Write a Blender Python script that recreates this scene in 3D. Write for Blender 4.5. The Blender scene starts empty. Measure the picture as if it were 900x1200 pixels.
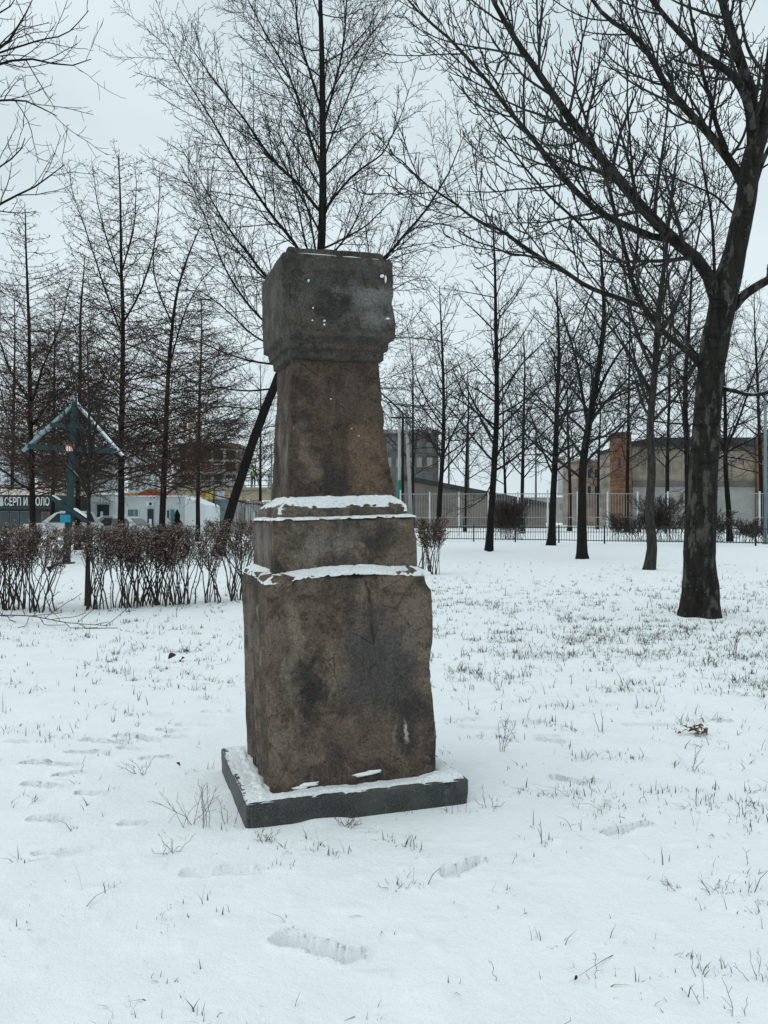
import bpy, bmesh, math, random
import numpy as np
from mathutils import Vector, Matrix

S = bpy.context.scene
COL = S.collection
R = math.radians

# ------------------------------------------------------------------ camera
H = 1.55          # eye height
F = 940.0         # focal length in photo pixels (900 x 1200)
HY = 603.0        # horizon row in the photo
cd = bpy.data.cameras.new('camera')
cam = bpy.data.objects.new('camera', cd)
COL.objects.link(cam)
cd.sensor_fit = 'VERTICAL'
cd.sensor_height = 36.0
cd.lens = F / 1200.0 * 36.0
cd.clip_start = 0.05
cd.clip_end = 6000
cam.location = (0, 0, H)
cam.rotation_euler = (R(90) + math.atan(3.0 / F), 0, 0)
S.camera = cam

# ------------------------------------------------------------------ light
SUN_EL, SUN_AZ = R(48), R(-116)       # behind the camera to the left, veiled by cloud
wd = bpy.data.worlds.new('World')
S.world = wd
wd.use_nodes = True
wn, wl = wd.node_tree.nodes, wd.node_tree.links
wn.clear()
w_out = wn.new('ShaderNodeOutputWorld')
w_bg = wn.new('ShaderNodeBackground')
w_sky = wn.new('ShaderNodeTexSky')
w_sky.sky_type = 'NISHITA'
w_sky.sun_disc = False
w_sky.sun_elevation = SUN_EL
w_sky.sun_rotation = SUN_AZ
w_sky.dust_density = 3.0
w_sky.air_density = 1.0
w_tc = wn.new('ShaderNodeTexCoord')
w_map = wn.new('ShaderNodeMapping')
w_map.inputs['Scale'].default_value = (1.0, 1.0, 2.2)
w_nz = wn.new('ShaderNodeTexNoise')
w_nz.inputs['Scale'].default_value = 1.7
w_nz.inputs['Detail'].default_value = 4
w_nz.inputs['Roughness'].default_value = 0.5
w_rmp = wn.new('ShaderNodeValToRGB')
w_rmp.color_ramp.elements[0].position = 0.36
w_rmp.color_ramp.elements[0].color = (5.9, 7.15, 7.55, 1)
w_rmp.color_ramp.elements[1].position = 0.66
w_rmp.color_ramp.elements[1].color = (7.7, 8.85, 9.2, 1)
w_mix = wn.new('ShaderNodeMixRGB')
w_mix.inputs['Fac'].default_value = 0.93      # a closed cloud deck in front of the blue
wl.new(w_tc.outputs['Generated'], w_map.inputs['Vector'])
wl.new(w_map.outputs['Vector'], w_nz.inputs['Vector'])
wl.new(w_nz.outputs['Fac'], w_rmp.inputs['Fac'])
wl.new(w_sky.outputs['Color'], w_mix.inputs['Color1'])
wl.new(w_rmp.outputs['Color'], w_mix.inputs['Color2'])
# an overcast deck is brightest overhead
w_sep = wn.new('ShaderNodeSeparateXYZ')
w_up = wn.new('ShaderNodeMapRange')
w_up.inputs['From Min'].default_value = 0.55
w_up.inputs['From Max'].default_value = 1.0
w_up.inputs['To Min'].default_value = 1.0
w_up.inputs['To Max'].default_value = 1.35
w_mul = wn.new('ShaderNodeMixRGB')
w_mul.blend_type = 'MULTIPLY'
w_mul.inputs['Fac'].default_value = 1.0
wl.new(w_tc.outputs['Generated'], w_sep.inputs[0])
wl.new(w_sep.outputs['Z'], w_up.inputs['Value'])
wl.new(w_mix.outputs['Color'], w_mul.inputs['Color1'])
wl.new(w_up.outputs['Result'], w_mul.inputs['Color2'])
wl.new(w_mul.outputs['Color'], w_bg.inputs['Color'])
wl.new(w_bg.outputs['Background'], w_out.inputs['Surface'])
w_bg.inputs['Strength'].default_value = 0.1

sl = bpy.data.lights.new('sun', 'SUN')
sl.energy = 0.65
sl.angle = R(75)
sl.color = (1.0, 0.97, 0.93)
sun = bpy.data.objects.new('sun', sl)
COL.objects.link(sun)
# sun_rotation turns clockwise from +Y
sdir = Vector((math.sin(SUN_AZ) * math.cos(SUN_EL), math.cos(SUN_AZ) * math.cos(SUN_EL), math.sin(SUN_EL)))
sun.rotation_euler = sdir.to_track_quat('Z', 'Y').to_euler()

S.view_settings.view_transform = 'Standard'
S.view_settings.look = 'None'
S.view_settings.gamma = 1
S.view_settings.exposure = 0.05
S.view_settings.use_curve_mapping = False
S.cycles.max_bounces = 5
S.cycles.diffuse_bounces = 3
S.cycles.glossy_bounces = 2
S.cycles.transparent_max_bounces = 4


# ------------------------------------------------------------------ helpers
def px(x, y, d):
    """photo pixel and distance -> point of the place"""
    return np.array(((x - 450.0) / F * d, d, H + (HY - y) / F * d))


def gd(y):
    return F * H / (y - HY)


def hash2(ix, iy, seed=0):
    n = (ix.astype(np.int64) * 374761393 + iy.astype(np.int64) * 668265263 + seed * 974634777) & 0x7fffffff
    n = ((n ^ (n >> 13)) * 1274126177) & 0x7fffffff
    n = n ^ (n >> 16)
    return (n & 0xffff) / 65535.0


def vnoise(x, y, seed=0):
    x = np.asarray(x, float); y = np.asarray(y, float)
    ix, iy = np.floor(x), np.floor(y)
    fx, fy = x - ix, y - iy
    fx = fx * fx * fx * (fx * (fx * 6 - 15) + 10); fy = fy * fy * fy * (fy * (fy * 6 - 15) + 10)
    a, b = hash2(ix, iy, seed), hash2(ix + 1, iy, seed)
    c, d = hash2(ix, iy + 1, seed), hash2(ix + 1, iy + 1, seed)
    return (a + (b - a) * fx) * (1 - fy) + (c + (d - c) * fx) * fy - 0.5


def fbm(x, y, seed=0, oct=4):
    s, a = 0, 1.0
    for i in range(oct):
        s = s + a * vnoise(np.asarray(x) * 2 ** i + 17.3 * i, np.asarray(y) * 2 ** i - 9.1 * i, seed + i)
        a *= 0.5
    return s


def sstep(a, b, x):
    t = np.clip((x - a) / (b - a), 0, 1)
    return t * t * (3 - 2 * t)


def mesh_np(name, V, faces_list, mat, parent=None, smooth=True):
    """V (n,3); faces_list: list of int arrays (m,k)"""
    me = bpy.data.meshes.new(name)
    V = np.ascontiguousarray(V, np.float32)
    me.vertices.add(len(V))
    me.vertices.foreach_set('co', V.ravel())
    loops = np.concatenate([f.ravel() for f in faces_list]).astype(np.int32)
    sizes = np.concatenate([np.full(len(f), f.shape[1]) for f in faces_list]).astype(np.int32)
    starts = np.concatenate([[0], np.cumsum(sizes)[:-1]]).astype(np.int32)
    me.loops.add(len(loops)); me.loops.foreach_set('vertex_index', loops)
    me.polygons.add(len(sizes))
    me.polygons.foreach_set('loop_start', starts)
    me.update(calc_edges=True)
    me.polygons.foreach_set('use_smooth', np.full(len(sizes), smooth, bool))
    if isinstance(mat, (list, tuple)):
        for m in mat: me.materials.append(m)
    elif mat: me.materials.append(mat)
    o = bpy.data.objects.new(name, me)
    COL.objects.link(o)
    if parent is not None: o.parent = parent
    return o


def tag(o, label=None, cat=None, group=None, kind=None):
    if label: o['label'] = label
    if cat: o['category'] = cat
    if group: o['group'] = group
    if kind: o['kind'] = kind
    return o


def thing(name, label, cat, loc=(0, 0, 0), rz=0, group=None):
    o = bpy.data.objects.new(name, None)
    o.empty_display_size = 0.2
    COL.objects.link(o)
    o.location = loc
    o.rotation_euler = (0, 0, rz)
    return tag(o, label, cat, group)


class MB:
    """collects boxes, prisms and tubes for ONE mesh"""
    def __init__(self): self.bm = bmesh.new()

    def box(self, x0, x1, y0, y1, z0, z1, bev=0):
        r = bmesh.ops.create_cube(self.bm, size=1)
        for v in r['verts']:
            v.co = ((x0 + x1) / 2 + v.co.x * (x1 - x0), (y0 + y1) / 2 + v.co.y * (y1 - y0), (z0 + z1) / 2 + v.co.z * (z1 - z0))
        if bev:
            es = list({e for v in r['verts'] for e in v.link_edges})
            bmesh.ops.bevel(self.bm, geom=es, offset=bev, segments=2, affect='EDGES', profile=0.6)
        return self

    def bar(self, a, b, w, h=None, up=(0, 0, 1)):
        """rectangular bar from a to b"""
        a, b = Vector(a), Vector(b); h = h or w
        t = (b - a).normalized(); up = Vector(up)
        if abs(t.dot(up)) > .95: up = Vector((0, 1, 0))
        s = t.cross(up).normalized(); u = s.cross(t)
        vs = []
        for p in (a, b):
            for i, j in ((-1, -1), (1, -1), (1, 1), (-1, 1)):
                vs.append(self.bm.verts.new(p + s * (w / 2 * i) + u * (h / 2 * j)))
        for f in ((3, 2, 1, 0), (4, 5, 6, 7), (0, 1, 5, 4), (1, 2, 6, 5), (2, 3, 7, 6), (3, 0, 4, 7)):
            self.bm.faces.new([vs[i] for i in f])
        return self

    def tube(self, a, b, r0, r1=None, n=8):
        a, b = Vector(a), Vector(b); r1 = r0 if r1 is None else r1
        t = (b - a).normalized()
        s = t.orthogonal().normalized(); u = t.cross(s)
        ra, rb = [], []
        for i in range(n):
            c, q = math.cos(2 * math.pi * i / n), math.sin(2 * math.pi * i / n)
            ra.append(self.bm.verts.new(a + (s * c + u * q) * r0)); rb.append(self.bm.verts.new(b + (s * c + u * q) * r1))
        for i in range(n):
            j = (i + 1) % n
            self.bm.faces.new((ra[i], ra[j], rb[j], rb[i]))
        self.bm.faces.new(ra[::-1]); self.bm.faces.new(rb)
        return self

    def prism(self, pts, axis, a, b):
        """polygon in the two other axes, extruded along axis from a to b"""
        def mk(p, q):
            return {'y': (p[0], q, p[1]), 'x': (q, p[0], p[1]), 'z': (p[0], p[1], q)}[axis]
        va = [self.bm.verts.new(mk(p, a)) for p in pts]; vb = [self.bm.verts.new(mk(p, b)) for p in pts]
        n = len(pts)
        for i in range(n):
            self.bm.faces.new((va[i], va[(i + 1) % n], vb[(i + 1) % n], vb[i]))
        self.bm.faces.new(va[::-1]); self.bm.faces.new(vb)
        return self

    def build(self, name, mat, parent=None, smooth=False):
        bmesh.ops.recalc_face_normals(self.bm, faces=self.bm.faces)
        me = bpy.data.meshes.new(name); self.bm.to_mesh(me); self.bm.free()
        if mat: me.materials.append(mat)
        if smooth:
            me.polygons.foreach_set('use_smooth', [True] * len(me.polygons))
        o = bpy.data.objects.new(name, me); COL.objects.link(o)
        if parent is not None: o.parent = parent
        return o


# ------------------------------------------------------------------ materials
class NT:
    def __init__(self, name, rough=0.8, spec=0.3):
        self.m = bpy.data.materials.new(name); self.m.use_nodes = True
        self.t = self.m.node_tree; self.n = self.t.nodes; self.l = self.t.links
        self.b = self.n['Principled BSDF']
        self.b.inputs['Roughness'].default_value = rough
        self.b.inputs['Specular IOR Level'].default_value = spec
        self.tc = self.n.new('ShaderNodeTexCoord'); self.co = self.tc.outputs['Object']

    def set(self, sock, v):
        if hasattr(v, 'links') or hasattr(v, 'is_output'): self.l.new(v, sock)
        elif isinstance(v, (tuple, list)) and len(v) == 3 and sock.type == 'RGBA': sock.default_value = (*v, 1)
        else: sock.default_value = v

    def noise(self, scale, detail=4, rough=.55, vec=None, dist=0.0, out='Fac'):
        n = self.n.new('ShaderNodeTexNoise'); n.inputs['Scale'].default_value = scale
        n.inputs['Detail'].default_value = detail; n.inputs['Roughness'].default_value = rough
        n.inputs['Distortion'].default_value = dist
        self.l.new(vec or self.co, n.inputs['Vector']); return n.outputs[out]

    def vor(self, scale, vec=None, feature='F1'):
        n = self.n.new('ShaderNodeTexVoronoi'); n.feature = feature; n.inputs['Scale'].default_value = scale
        self.l.new(vec or self.co, n.inputs['Vector']); return n.outputs['Distance']

    def scaled(self, s, loc=(0, 0, 0), rot=(0, 0, 0), vec=None):
        n = self.n.new('ShaderNodeMapping'); n.inputs['Scale'].default_value = s
        n.inputs['Location'].default_value = loc; n.inputs['Rotation'].default_value = rot
        self.l.new(vec or self.co, n.inputs['Vector']); return n.outputs['Vector']

    def ramp(self, fac, stops):
        n = self.n.new('ShaderNodeValToRGB'); e = n.color_ramp.elements
        while len(e) < len(stops): e.new(0.5)
        for k, (p, c) in enumerate(stops):
            e[k].position = p
            e[k].color = (c, c, c, 1) if not isinstance(c, (tuple, list)) else (*c, 1)
        self.l.new(fac, n.inputs['Fac']); return n.outputs['Color']

    def mix(self, fac, a, b, mode='MIX'):
        n = self.n.new('ShaderNodeMixRGB'); n.blend_type = mode
        self.set(n.inputs['Fac'], fac); self.set(n.inputs['Color1'], a); self.set(n.inputs['Color2'], b)
        return n.outputs['Color']

    def math(self, op, a, b=0.0):
        n = self.n.new('ShaderNodeMath'); n.operation = op
        self.set(n.inputs[0], a); self.set(n.inputs[1], b); return n.outputs[0]

    def nz(self):
        g = self.n.new('ShaderNodeNewGeometry'); s = self.n.new('ShaderNodeSeparateXYZ')
        self.l.new(g.outputs['Normal'], s.inputs[0]); return s.outputs['Z']

    def spot(self, c, r, amp=.35, nscale=5.0):
        """soft patch with a ragged rim round a point of the object"""
        rv = (1 / r[0], 1 / r[1], 1 / r[2])
        nn = self.noise(nscale, 4, .6, out='Color')
        v = self.n.new('ShaderNodeVectorMath'); v.operation = 'SUBTRACT'; self.l.new(nn, v.inputs[0]); v.inputs[1].default_value = (.5, .5, .5)
        v2 = self.n.new('ShaderNodeVectorMath'); v2.operation = 'SCALE'; self.l.new(v.outputs[0], v2.inputs[0]); v2.inputs['Scale'].default_value = amp
        v3 = self.n.new('ShaderNodeVectorMath'); v3.operation = 'ADD'; self.l.new(self.co, v3.inputs[0]); self.l.new(v2.outputs[0], v3.inputs[1])
        v4 = self.n.new('ShaderNodeVectorMath'); v4.operation = 'SUBTRACT'; self.l.new(v3.outputs[0], v4.inputs[0]); v4.inputs[1].default_value = c
        v5 = self.n.new('ShaderNodeVectorMath'); v5.operation = 'MULTIPLY'; self.l.new(v4.outputs[0], v5.inputs[0]); v5.inputs[1].default_value = rv
        v6 = self.n.new('ShaderNodeVectorMath'); v6.operation = 'LENGTH'; self.l.new(v5.outputs[0], v6.inputs[0])
        return self.ramp(v6.outputs['Value'], [(0.55, 1.0), (1.0, 0.0)])

    def bump(self, h, dist=.01, strength=1.0, prev=None):
        n = self.n.new('ShaderNodeBump'); n.inputs['Distance'].default_value = dist; n.inputs['Strength'].default_value = strength
        self.l.new(h, n.inputs['Height'])
        if prev is not None: self.l.new(prev, n.inputs['Normal'])
        return n.outputs['Normal']

    def done(self, color, normal=None, rough=None):
        self.set(self.b.inputs['Base Color'], color)
        if normal is not None: self.l.new(normal, self.b.inputs['Normal'])
        if rough is not None: self.set(self.b.inputs['Roughness'], rough)
        return self.m


def plain(name, c, rough=.7, var=.25, scale=6.0, spec=.3, metal=0.0):
    t = NT(name, rough, spec)
    lo = tuple(x * (1 - var) for x in c); hi = tuple(min(1, x * (1 + var)) for x in c)
    col = t.ramp(t.noise(scale, 5, .6), [(.3, lo), (.7, hi)])
    t.b.inputs['Metallic'].default_value = metal
    return t.done(col)


def snow_mat(name):
    t = NT(name, .75, .25)
    a = t.noise(3.0, 3); b = t.noise(140, 3, .6); c = t.noise(30, 4, .6)
    col = t.ramp(a, [(.35, (.81, .84, .85)), (.65, (.85, .875, .88))])
    n = t.bump(c, .010, .8); n = t.bump(b, .004, 1.0, n)
    t.b.inputs['Subsurface Weight'].default_value = 0.0
    return t.done(col, n)


def stone_mat(name, base, dark, light, seed, patches, k=1.85):
    """patches: (centre, radii, colour, strength)"""
    base, dark, light = (tuple(x * k * q for x, q in zip(c, (1.01, .965, .93))) for c in (base, dark, light))
    patches = [(p, q, tuple(x * (k if max(c) < .2 else 1.1) for x in c), f) for (p, q, c, f) in patches]
    t = NT(name, .9, .18)
    off = t.scaled((1, 1, 1), (seed * 3.1, seed * 1.7, seed * .9))
    a = t.noise(2.6, 8, .66, off, .8); b = t.noise(10, 9, .72, off, .5); c = t.noise(75, 6, .75, off); e = t.noise(230, 3, .75, off)
    drip = t.noise(3.4, 8, .72, t.scaled((3.2, 3.2, .38), (seed, 0, 0)), .5)
    col = t.ramp(a, [(.36, dark), (.49, base), (.62, light)])
    col = t.mix(t.ramp(b, [(.40, .6), (.49, 0.0)]), col, tuple(x * .75 for x in dark))
    col = t.mix(t.ramp(b, [(.56, 0.0), (.64, .55)]), col, tuple(x * 1.35 for x in light))
    for (cc, rr, colr, st) in patches:
        m = t.math('MULTIPLY', t.spot(cc, rr), t.math('MULTIPLY', t.ramp(b, [(.38, .45), (.52, 1.0)]), st))
        col = t.mix(m, col, colr)
    col = t.mix(t.ramp(drip, [(.54, 0.0), (.62, .32)]), col, tuple(x * .7 for x in dark))
    grain = t.ramp(c, [(.36, .35), (.5, 1.0), (.64, 1.8)])
    col = t.mix(.5, col, grain, 'MULTIPLY')
    fine = t.ramp(e, [(.38, .5), (.5, 1.0), (.62, 1.6)])
    col = t.mix(.5, col, fine, 'MULTIPLY')
    specks = t.ramp(e, [(.66, 0.0), (.70, .6)])
    col = t.mix(specks, col, (.36, .33, .29))
    crack = t.ramp(t.vor(5.5, t.scaled((1, 1, .6), (seed, seed, 0), vec=None), 'DISTANCE_TO_EDGE'), [(.0, 1.0), (.012, 0.0)])
    crack = t.math('MULTIPLY', crack, t.ramp(a, [(.5, 0.0), (.58, .8)]))
    col = t.mix(crack, col, tuple(x * .35 for x in dark))
    pits = t.ramp(t.vor(42, off), [(.06, 0.0), (.20, 1.0)])
    col = t.mix(t.math('MULTIPLY', t.math('SUBTRACT', 1.0, pits), .75), col, tuple(x * .35 for x in dark))
    n = t.bump(b, .03, 1.0); n = t.bump(c, .010, 1.0, n); n = t.bump(pits, .006, 1.0, n); n = t.bump(e, .003, 1.0, n)
    return t.done(col, n)


def bark_mat(name, base, dark, lichen=0.0, snow=.0, scale=1.0, rings=False):
    t = NT(name, .9, .15)
    v = t.scaled((7 * scale, 7 * scale, 1.6 * scale)); 
    a = t.noise(2.0, 6, .65, v, .5); b = t.noise(2.2 * scale, 4); c = t.noise(50 * scale, 4, .65)
    col = t.ramp(a, [(.32, dark), (.62, base), (.8, tuple(x * 1.5 for x in base))])
    nrm = t.bump(a, .03, .9)
    if rings:
        v2 = t.scaled((1.2, 1.2, 8)); r = t.noise(1.6, 5, .6, v2, .4)
        col = t.mix(t.ramp(r, [(.55, 0.0), (.66, .75)]), col, tuple(x * .5 for x in dark))
        nrm = t.bump(r, .02, .6, nrm)
    if lichen:
        m = t.ramp(t.noise(3.1, 5, .62, t.scaled((2.2, 2.2, .9), (3, 5, 0))), [(.54, 0.0), (.60, lichen * .8)])
        col = t.mix(m, col, t.ramp(c, [(.3, (.045, .043, .038)), (.7, (.115, .11, .095))]))
        sp = t.ramp(t.noise(26, 3, .6), [(.68, 0.0), (.74, .7)])
        col = t.mix(sp, col, (.28, .29, .27))
    nrm = t.bump(c, .006, .7, nrm)
    if snow:
        m = t.math('MULTIPLY', t.ramp(t.nz(), [(.62, 0.0), (.85, 1.0)]), t.ramp(t.noise(5, 4), [(.42, 0.0), (.55, snow)]))
        col = t.mix(m, col, (.78, .82, .84))
    return t.done(col, nrm)


M = {}
M['snow'] = snow_mat('snow')
t = NT('snow_crust', .7, .3)
cr = t.ramp(t.noise(85, 5, .75), [(.36, (.58, .61, .62)), (.46, (.78, .81, .82)), (.6, (.87, .885, .89))])
cr = t.mix(t.ramp(t.noise(12, 6, .7), [(.30, .8), (.40, 0.0)]), cr, (.30, .29, .27))
M['snow_crust'] = t.done(cr, t.bump(t.noise(120, 4, .75), .006, 1.0, t.bump(t.noise(35, 4, .65), .012, .8)))
M['stone_block'] = stone_mat('stone_block', (.070, .056, .046), (.030, .027, .025), (.105, .083, .066), 1.0, [
    ((.12, -.40, .72), (.26, .2, .40), (.050, .047, .045), .9), ((-.34, -.40, .85), (.07, .2, .38), (.135, .11, .085), .8),
    ((-.22, -.40, .62), (.05, .2, .30), (.022, .021, .020), .95), ((.0, -.40, .42), (.30, .2, .16), (.088, .063, .050), .7),
    ((.31, -.40, .40), (.10, .2, .20), (.030, .028, .027), .9), ((.30, -.395, .40), (.022, .1, .085), (.46, .42, .36), .95),
    ((.22, -.395, .37), (.018, .1, .06), (.16, .15, .14), .6), ((-.40, -.40, .30), (.06, .2, .2), (.14, .115, .09), .6),
    ((-.25, -.40, .27), (.12, .2, .05), (.20, .165, .13), .6), ((.35, -.40, .95), (.10, .2, .22), (.115, .092, .072), .8),
    ((-.47, -.16, .75), (.1, .03, .5), (.30, .285, .27), .75), ((-.47, .02, .35), (.1, .03, .3), (.24, .22, .2), .6),
    ((-.47, .15, .9), (.1, .12, .4), (.10, .088, .078), .7)])
M['stone_middle'] = stone_mat('stone_middle', (.082, .068, .055), (.036, .032, .029), (.115, .095, .075), 2.3, [
    ((-.15, -.35, 1.40), (.22, .2, .10), (.12, .105, .09), .6), ((.18, -.35, 1.42), (.06, .2, .12), (.030, .028, .026), .8),
    ((.32, -.35, 1.42), (.09, .2, .12), (.095, .075, .055), .7), ((-.41, 0, 1.4), (.1, .3, .14), (.115, .105, .095), .6)])
M['stone_shaft'] = stone_mat('stone_shaft', (.048, .037, .030), (.024, .021, .019), (.066, .050, .039), 3.7, [
    ((.10, -.25, 1.85), (.16, .2, .25), (.098, .066, .045), .9), ((-.20, -.25, 1.83), (.07, .2, .17), (.105, .080, .060), .8),
    ((-.02, -.22, 2.2), (.22, .2, .14), (.062, .046, .036), .8), ((-.27, -.05, 1.95), (.08, .2, .35), (.13, .112, .095), .7),
    ((-.05, -.25, 1.75), (.08, .2, .12), (.025, .023, .022), .7)])
M['stone_cap'] = stone_mat('stone_cap', (.047, .044, .040), (.026, .025, .024), (.066, .061, .054), 5.2, [
    ((.10, -.31, 2.70), (.15, .2, .11), (.125, .122, .115), .75), ((.0, -.31, 2.78), (.09, .2, .06), (.095, .093, .088), .6),
    ((-.22, -.31, 2.55), (.15, .2, .08), (.062, .050, .040), .7), ((.05, -.3, 2.44), (.3, .2, .03), (.060, .047, .036), .8),
    ((-.32, -.05, 2.6), (.1, .06, .22), (.10, .098, .092), .6), ((-.2, -.31, 2.83), (.1, .2, .05), (.05, .05, .048), .6)])
t = NT('granite', .55, .4)
gcol = t.ramp(t.noise(150, 3, .8), [(.38, (.008, .010, .0095)), (.52, (.026, .030, .028)), (.64, (.10, .105, .10))])
gcol = t.mix(t.ramp(t.noise(4, 7, .7), [(.46, 0.0), (.56, .65)]), gcol, (.060, .062, .056))
gcol = t.mix(t.ramp(t.noise(20, 5, .75, t.scaled((1, 1, .5))), [(.58, 0.0), (.66, .5)]), gcol, (.16, .165, .16))
M['granite'] = t.done(gcol, t.bump(t.noise(70, 4, .7), .003, .6))

M['bark_big'] = bark_mat('bark_big', (.026, .0235, .020), (.008, .0075, .007), lichen=.9, snow=.9, scale=1.0, rings=True)
M['bark_dark'] = bark_mat('bark_dark', (.017, .0155, .014), (.006, .0058, .0055), snow=.8, scale=.9)
M['bark_brown'] = bark_mat('bark_brown', (.024, .019, .016), (.008, .007, .0065), snow=.7, scale=.9)
M['bark_grey'] = bark_mat('bark_grey', (.050, .046, .041), (.014, .013, .012), snow=.8, scale=1.2)
M['twig_dark'] = plain('twig_dark', (.019, .017, .0155), .85, .3, 2)
M['twig_green'] = plain('twig_green', (.026, .026, .0225), .85, .3, 2)
M['twig_brown'] = plain('twig_brown', (.060, .037, .026), .85, .4, 2)
M['stem'] = plain('stem', (.052, .040, .034), .85, .4, 5)
t = NT('dry_leaf', .85, .15)
lc = t.ramp(t.noise(55, 3, .8), [(.36, (.035, .026, .022)), (.45, (.10, .068, .054)), (.53, (.25, .17, .135)), (.59, (.40, .31, .27)), (.64, (.68, .68, .69))])
M['dry_leaf'] = t.done(lc)
t = NT('grass_blade', .8, .2)
M['grass_blade'] = t.done(t.ramp(t.noise(3, 5, .7), [(.36, (.030, .033, .027)), (.5, (.075, .076, .060)), (.62, (.19, .165, .12))]))
M['weed'] = plain('weed', (.11, .09, .07), .85, .4, 8)
M['dead_leaf'] = plain('dead_leaf', (.035, .022, .016), .8, .4, 30)
M['clump'] = plain('clump', (.12, .075, .045), .85, .5, 40)


# ------------------------------------------------------------------ ground
FOOT = []   # x, y, angle, length, width, depth


def foot(fx, fy, wpx, ang, depth=.04, wid=.1):
    d = gd(fy)
    FOOT.append(((fx - 450) / F * d, d, R(ang), wpx / F * d, wid, depth * 1.6))


for a in ((371, 1107, 108, -23, .042, .085), (258, 1018, 84, 6, .022, .07), (545, 1015, 62, 40, .035, .06),
          (733, 970, 66, 24, .04, .06), (664, 914, 46, -48, .045, .08), (645, 868, 30, -24, .03, .06),
          (640, 862, 22, 0, .02, .06), (42, 892, 36, -8, .04, .065), (66, 893, 40, -3, .045, .07), (100, 880, 46, 8, .04, .065),
          (128, 868, 36, 0, .04, .065), (46, 917, 44, -10, .05, .07), (150, 860, 30, 10, .03, .06), (110, 866, 26, -10, .035, .06),
          (172, 864, 30, -24, .045, .065), (196, 855, 26, 0, .03, .06), (80, 904, 28, 10, .04, .06), (174, 838, 44, 4, .022, .06),
          (204, 862, 24, -10, .03, .06), (150, 874, 26, -6, .03, .06), (105, 927, 30, 0, .03, .06), (45, 956, 30, -10, .035, .06),
          (60, 957, 26, 0, .03, .06), (152, 963, 26, 0, .03, .06), (70, 994, 60, 4, .03, .07), (180, 886, 30, 10, .035, .06),
          (228, 848, 40, 3, .02, .06), (262, 832, 44, 12, .02, .08), (20, 868, 26, 0, .03, .06), (700, 826, 50, 0, .025, .07),
          (560, 850, 40, -8, .02, .06), (742, 786, 60, 3, .04, .08), (590, 790, 60, 4, .03, .08), (560, 815, 60, 0, .035, .08),
          (640, 815, 70, -3, .03, .08), (830, 845, 50, 5, .04, .07), (760, 850, 60, -3, .035, .07), (880, 760, 50, 0, .04, .08),
          (690, 760, 60, 2, .03, .08), (800, 765, 60, -2, .03, .08), (540, 840, 40, 0, .03, .07), (610, 845, 50, -6, .03, .07)):
    foot(*a)

SLAB_A = R(18.5)
UX = np.array((math.cos(SLAB_A), math.sin(SLAB_A)))
VX = np.array((-math.sin(SLAB_A), math.cos(SLAB_A)))
MC = np.array((-.68, 3.97)) + UX * .6 + VX * .5        # middle of the monument's slab
TREE_FEET = []


def gz(x, y):
    """height of the snow"""
    x = np.asarray(x, float); y = np.asarray(y, float)
    r = np.hypot(x, y)
    fade = 1 / (1 + (r / 40.0) ** 2)
    z = fbm(x * .25, y * .25, 3, 3) * .07 * fade + fbm(x * 1.3, y * 1.3, 11, 3) * .022 * fade
    lump = 1 / (1 + (r / 14.0) ** 2)
    z = z + (fbm(x * 5, y * 5, 23, 3) * .0085 + np.maximum(vnoise(x * 11, y * 11, 31) - .18, 0) * .03 * (vnoise(x * .9, y * .9, 5) > -.05)) * lump
    lx, ly = (x - MC[0]) * UX[0] + (y - MC[1]) * UX[1], (x - MC[0]) * VX[0] + (y - MC[1]) * VX[1]
    q = np.maximum(np.abs(lx) - .6, np.abs(ly) - .5)
    z = z * sstep(-.1, .7, q) + (-.010 + .05 * np.maximum(fbm(x * 2.6, y * 2.6, 91, 3), -.1)) * np.exp(-(np.maximum(q, 0) / .12) ** 2)
    for (fx, fy, a, L, W, D) in FOOT:
        m = (np.abs(x - fx) < .6) & (np.abs(y - fy) < .6)
        if not np.any(m): continue
        if z.ndim == 0: continue
        X, Y = x[m] - fx, y[m] - fy
        u = X * math.cos(a) + Y * math.sin(a); v = -X * math.sin(a) + Y * math.cos(a)
        wob = fbm(X * 13 + fx * 9, Y * 13 + fy * 7, 77, 3) * .028
        waist = W * .5 * (1 - .22 * np.exp(-((u / L * 2 + .1) / .3) ** 2))
        dd = np.maximum(np.abs(u) - L * .5 + W * .4, 0)
        dist = np.hypot(dd, v) * .0 + np.sqrt(dd ** 2 + (v * (W * .5 / waist)) ** 2) + wob
        pit = 1 - sstep(W * .43, W * .51, dist)
        floor = D * (.75 + .35 * np.clip(v / W + .5, 0, 1)) * (1 - .25 * np.exp(-((u / L) / .14) ** 2))
        rim = np.exp(-((dist - W * .62) / (W * .16)) ** 2) * .010 * (D / .05)
        z[m] = z[m] - pit * floor + rim
    for (tx, ty, tr) in TREE_FEET:
        dd = np.hypot(x - tx, y - ty)
        z = z + .05 * np.exp(-((dd - tr) / .35) ** 2) * (dd > tr * .5)
    return z


def axis(lo, hi, c0, c1, s0, grow, smax=60):
    a = [c0]
    while a[-1] < c1: a.append(a[-1] + s0)
    s = s0
    while a[-1] < hi:
        s = min(s * grow, smax); a.append(a[-1] + s)
    b = [c0]; s = s0
    while b[-1] > lo:
        s = min(s * grow, smax); b.append(b[-1] - s)
    return np.array(b[:0:-1] + a)


def gz1(x, y):
    return float(gz(np.array([x]), np.array([y]))[0])


# trees: base pixel -> feet, so that the snow can heap round them
def base_xy(bx, by):
    d = gd(by); return (bx - 450) / F * d, d


for bx, by, tr in ((818, 727, .26), (760, 668, .2), (682, 656, .22), (573, 646, .22)):
    TREE_FEET.append((*base_xy(bx, by), tr))

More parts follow.
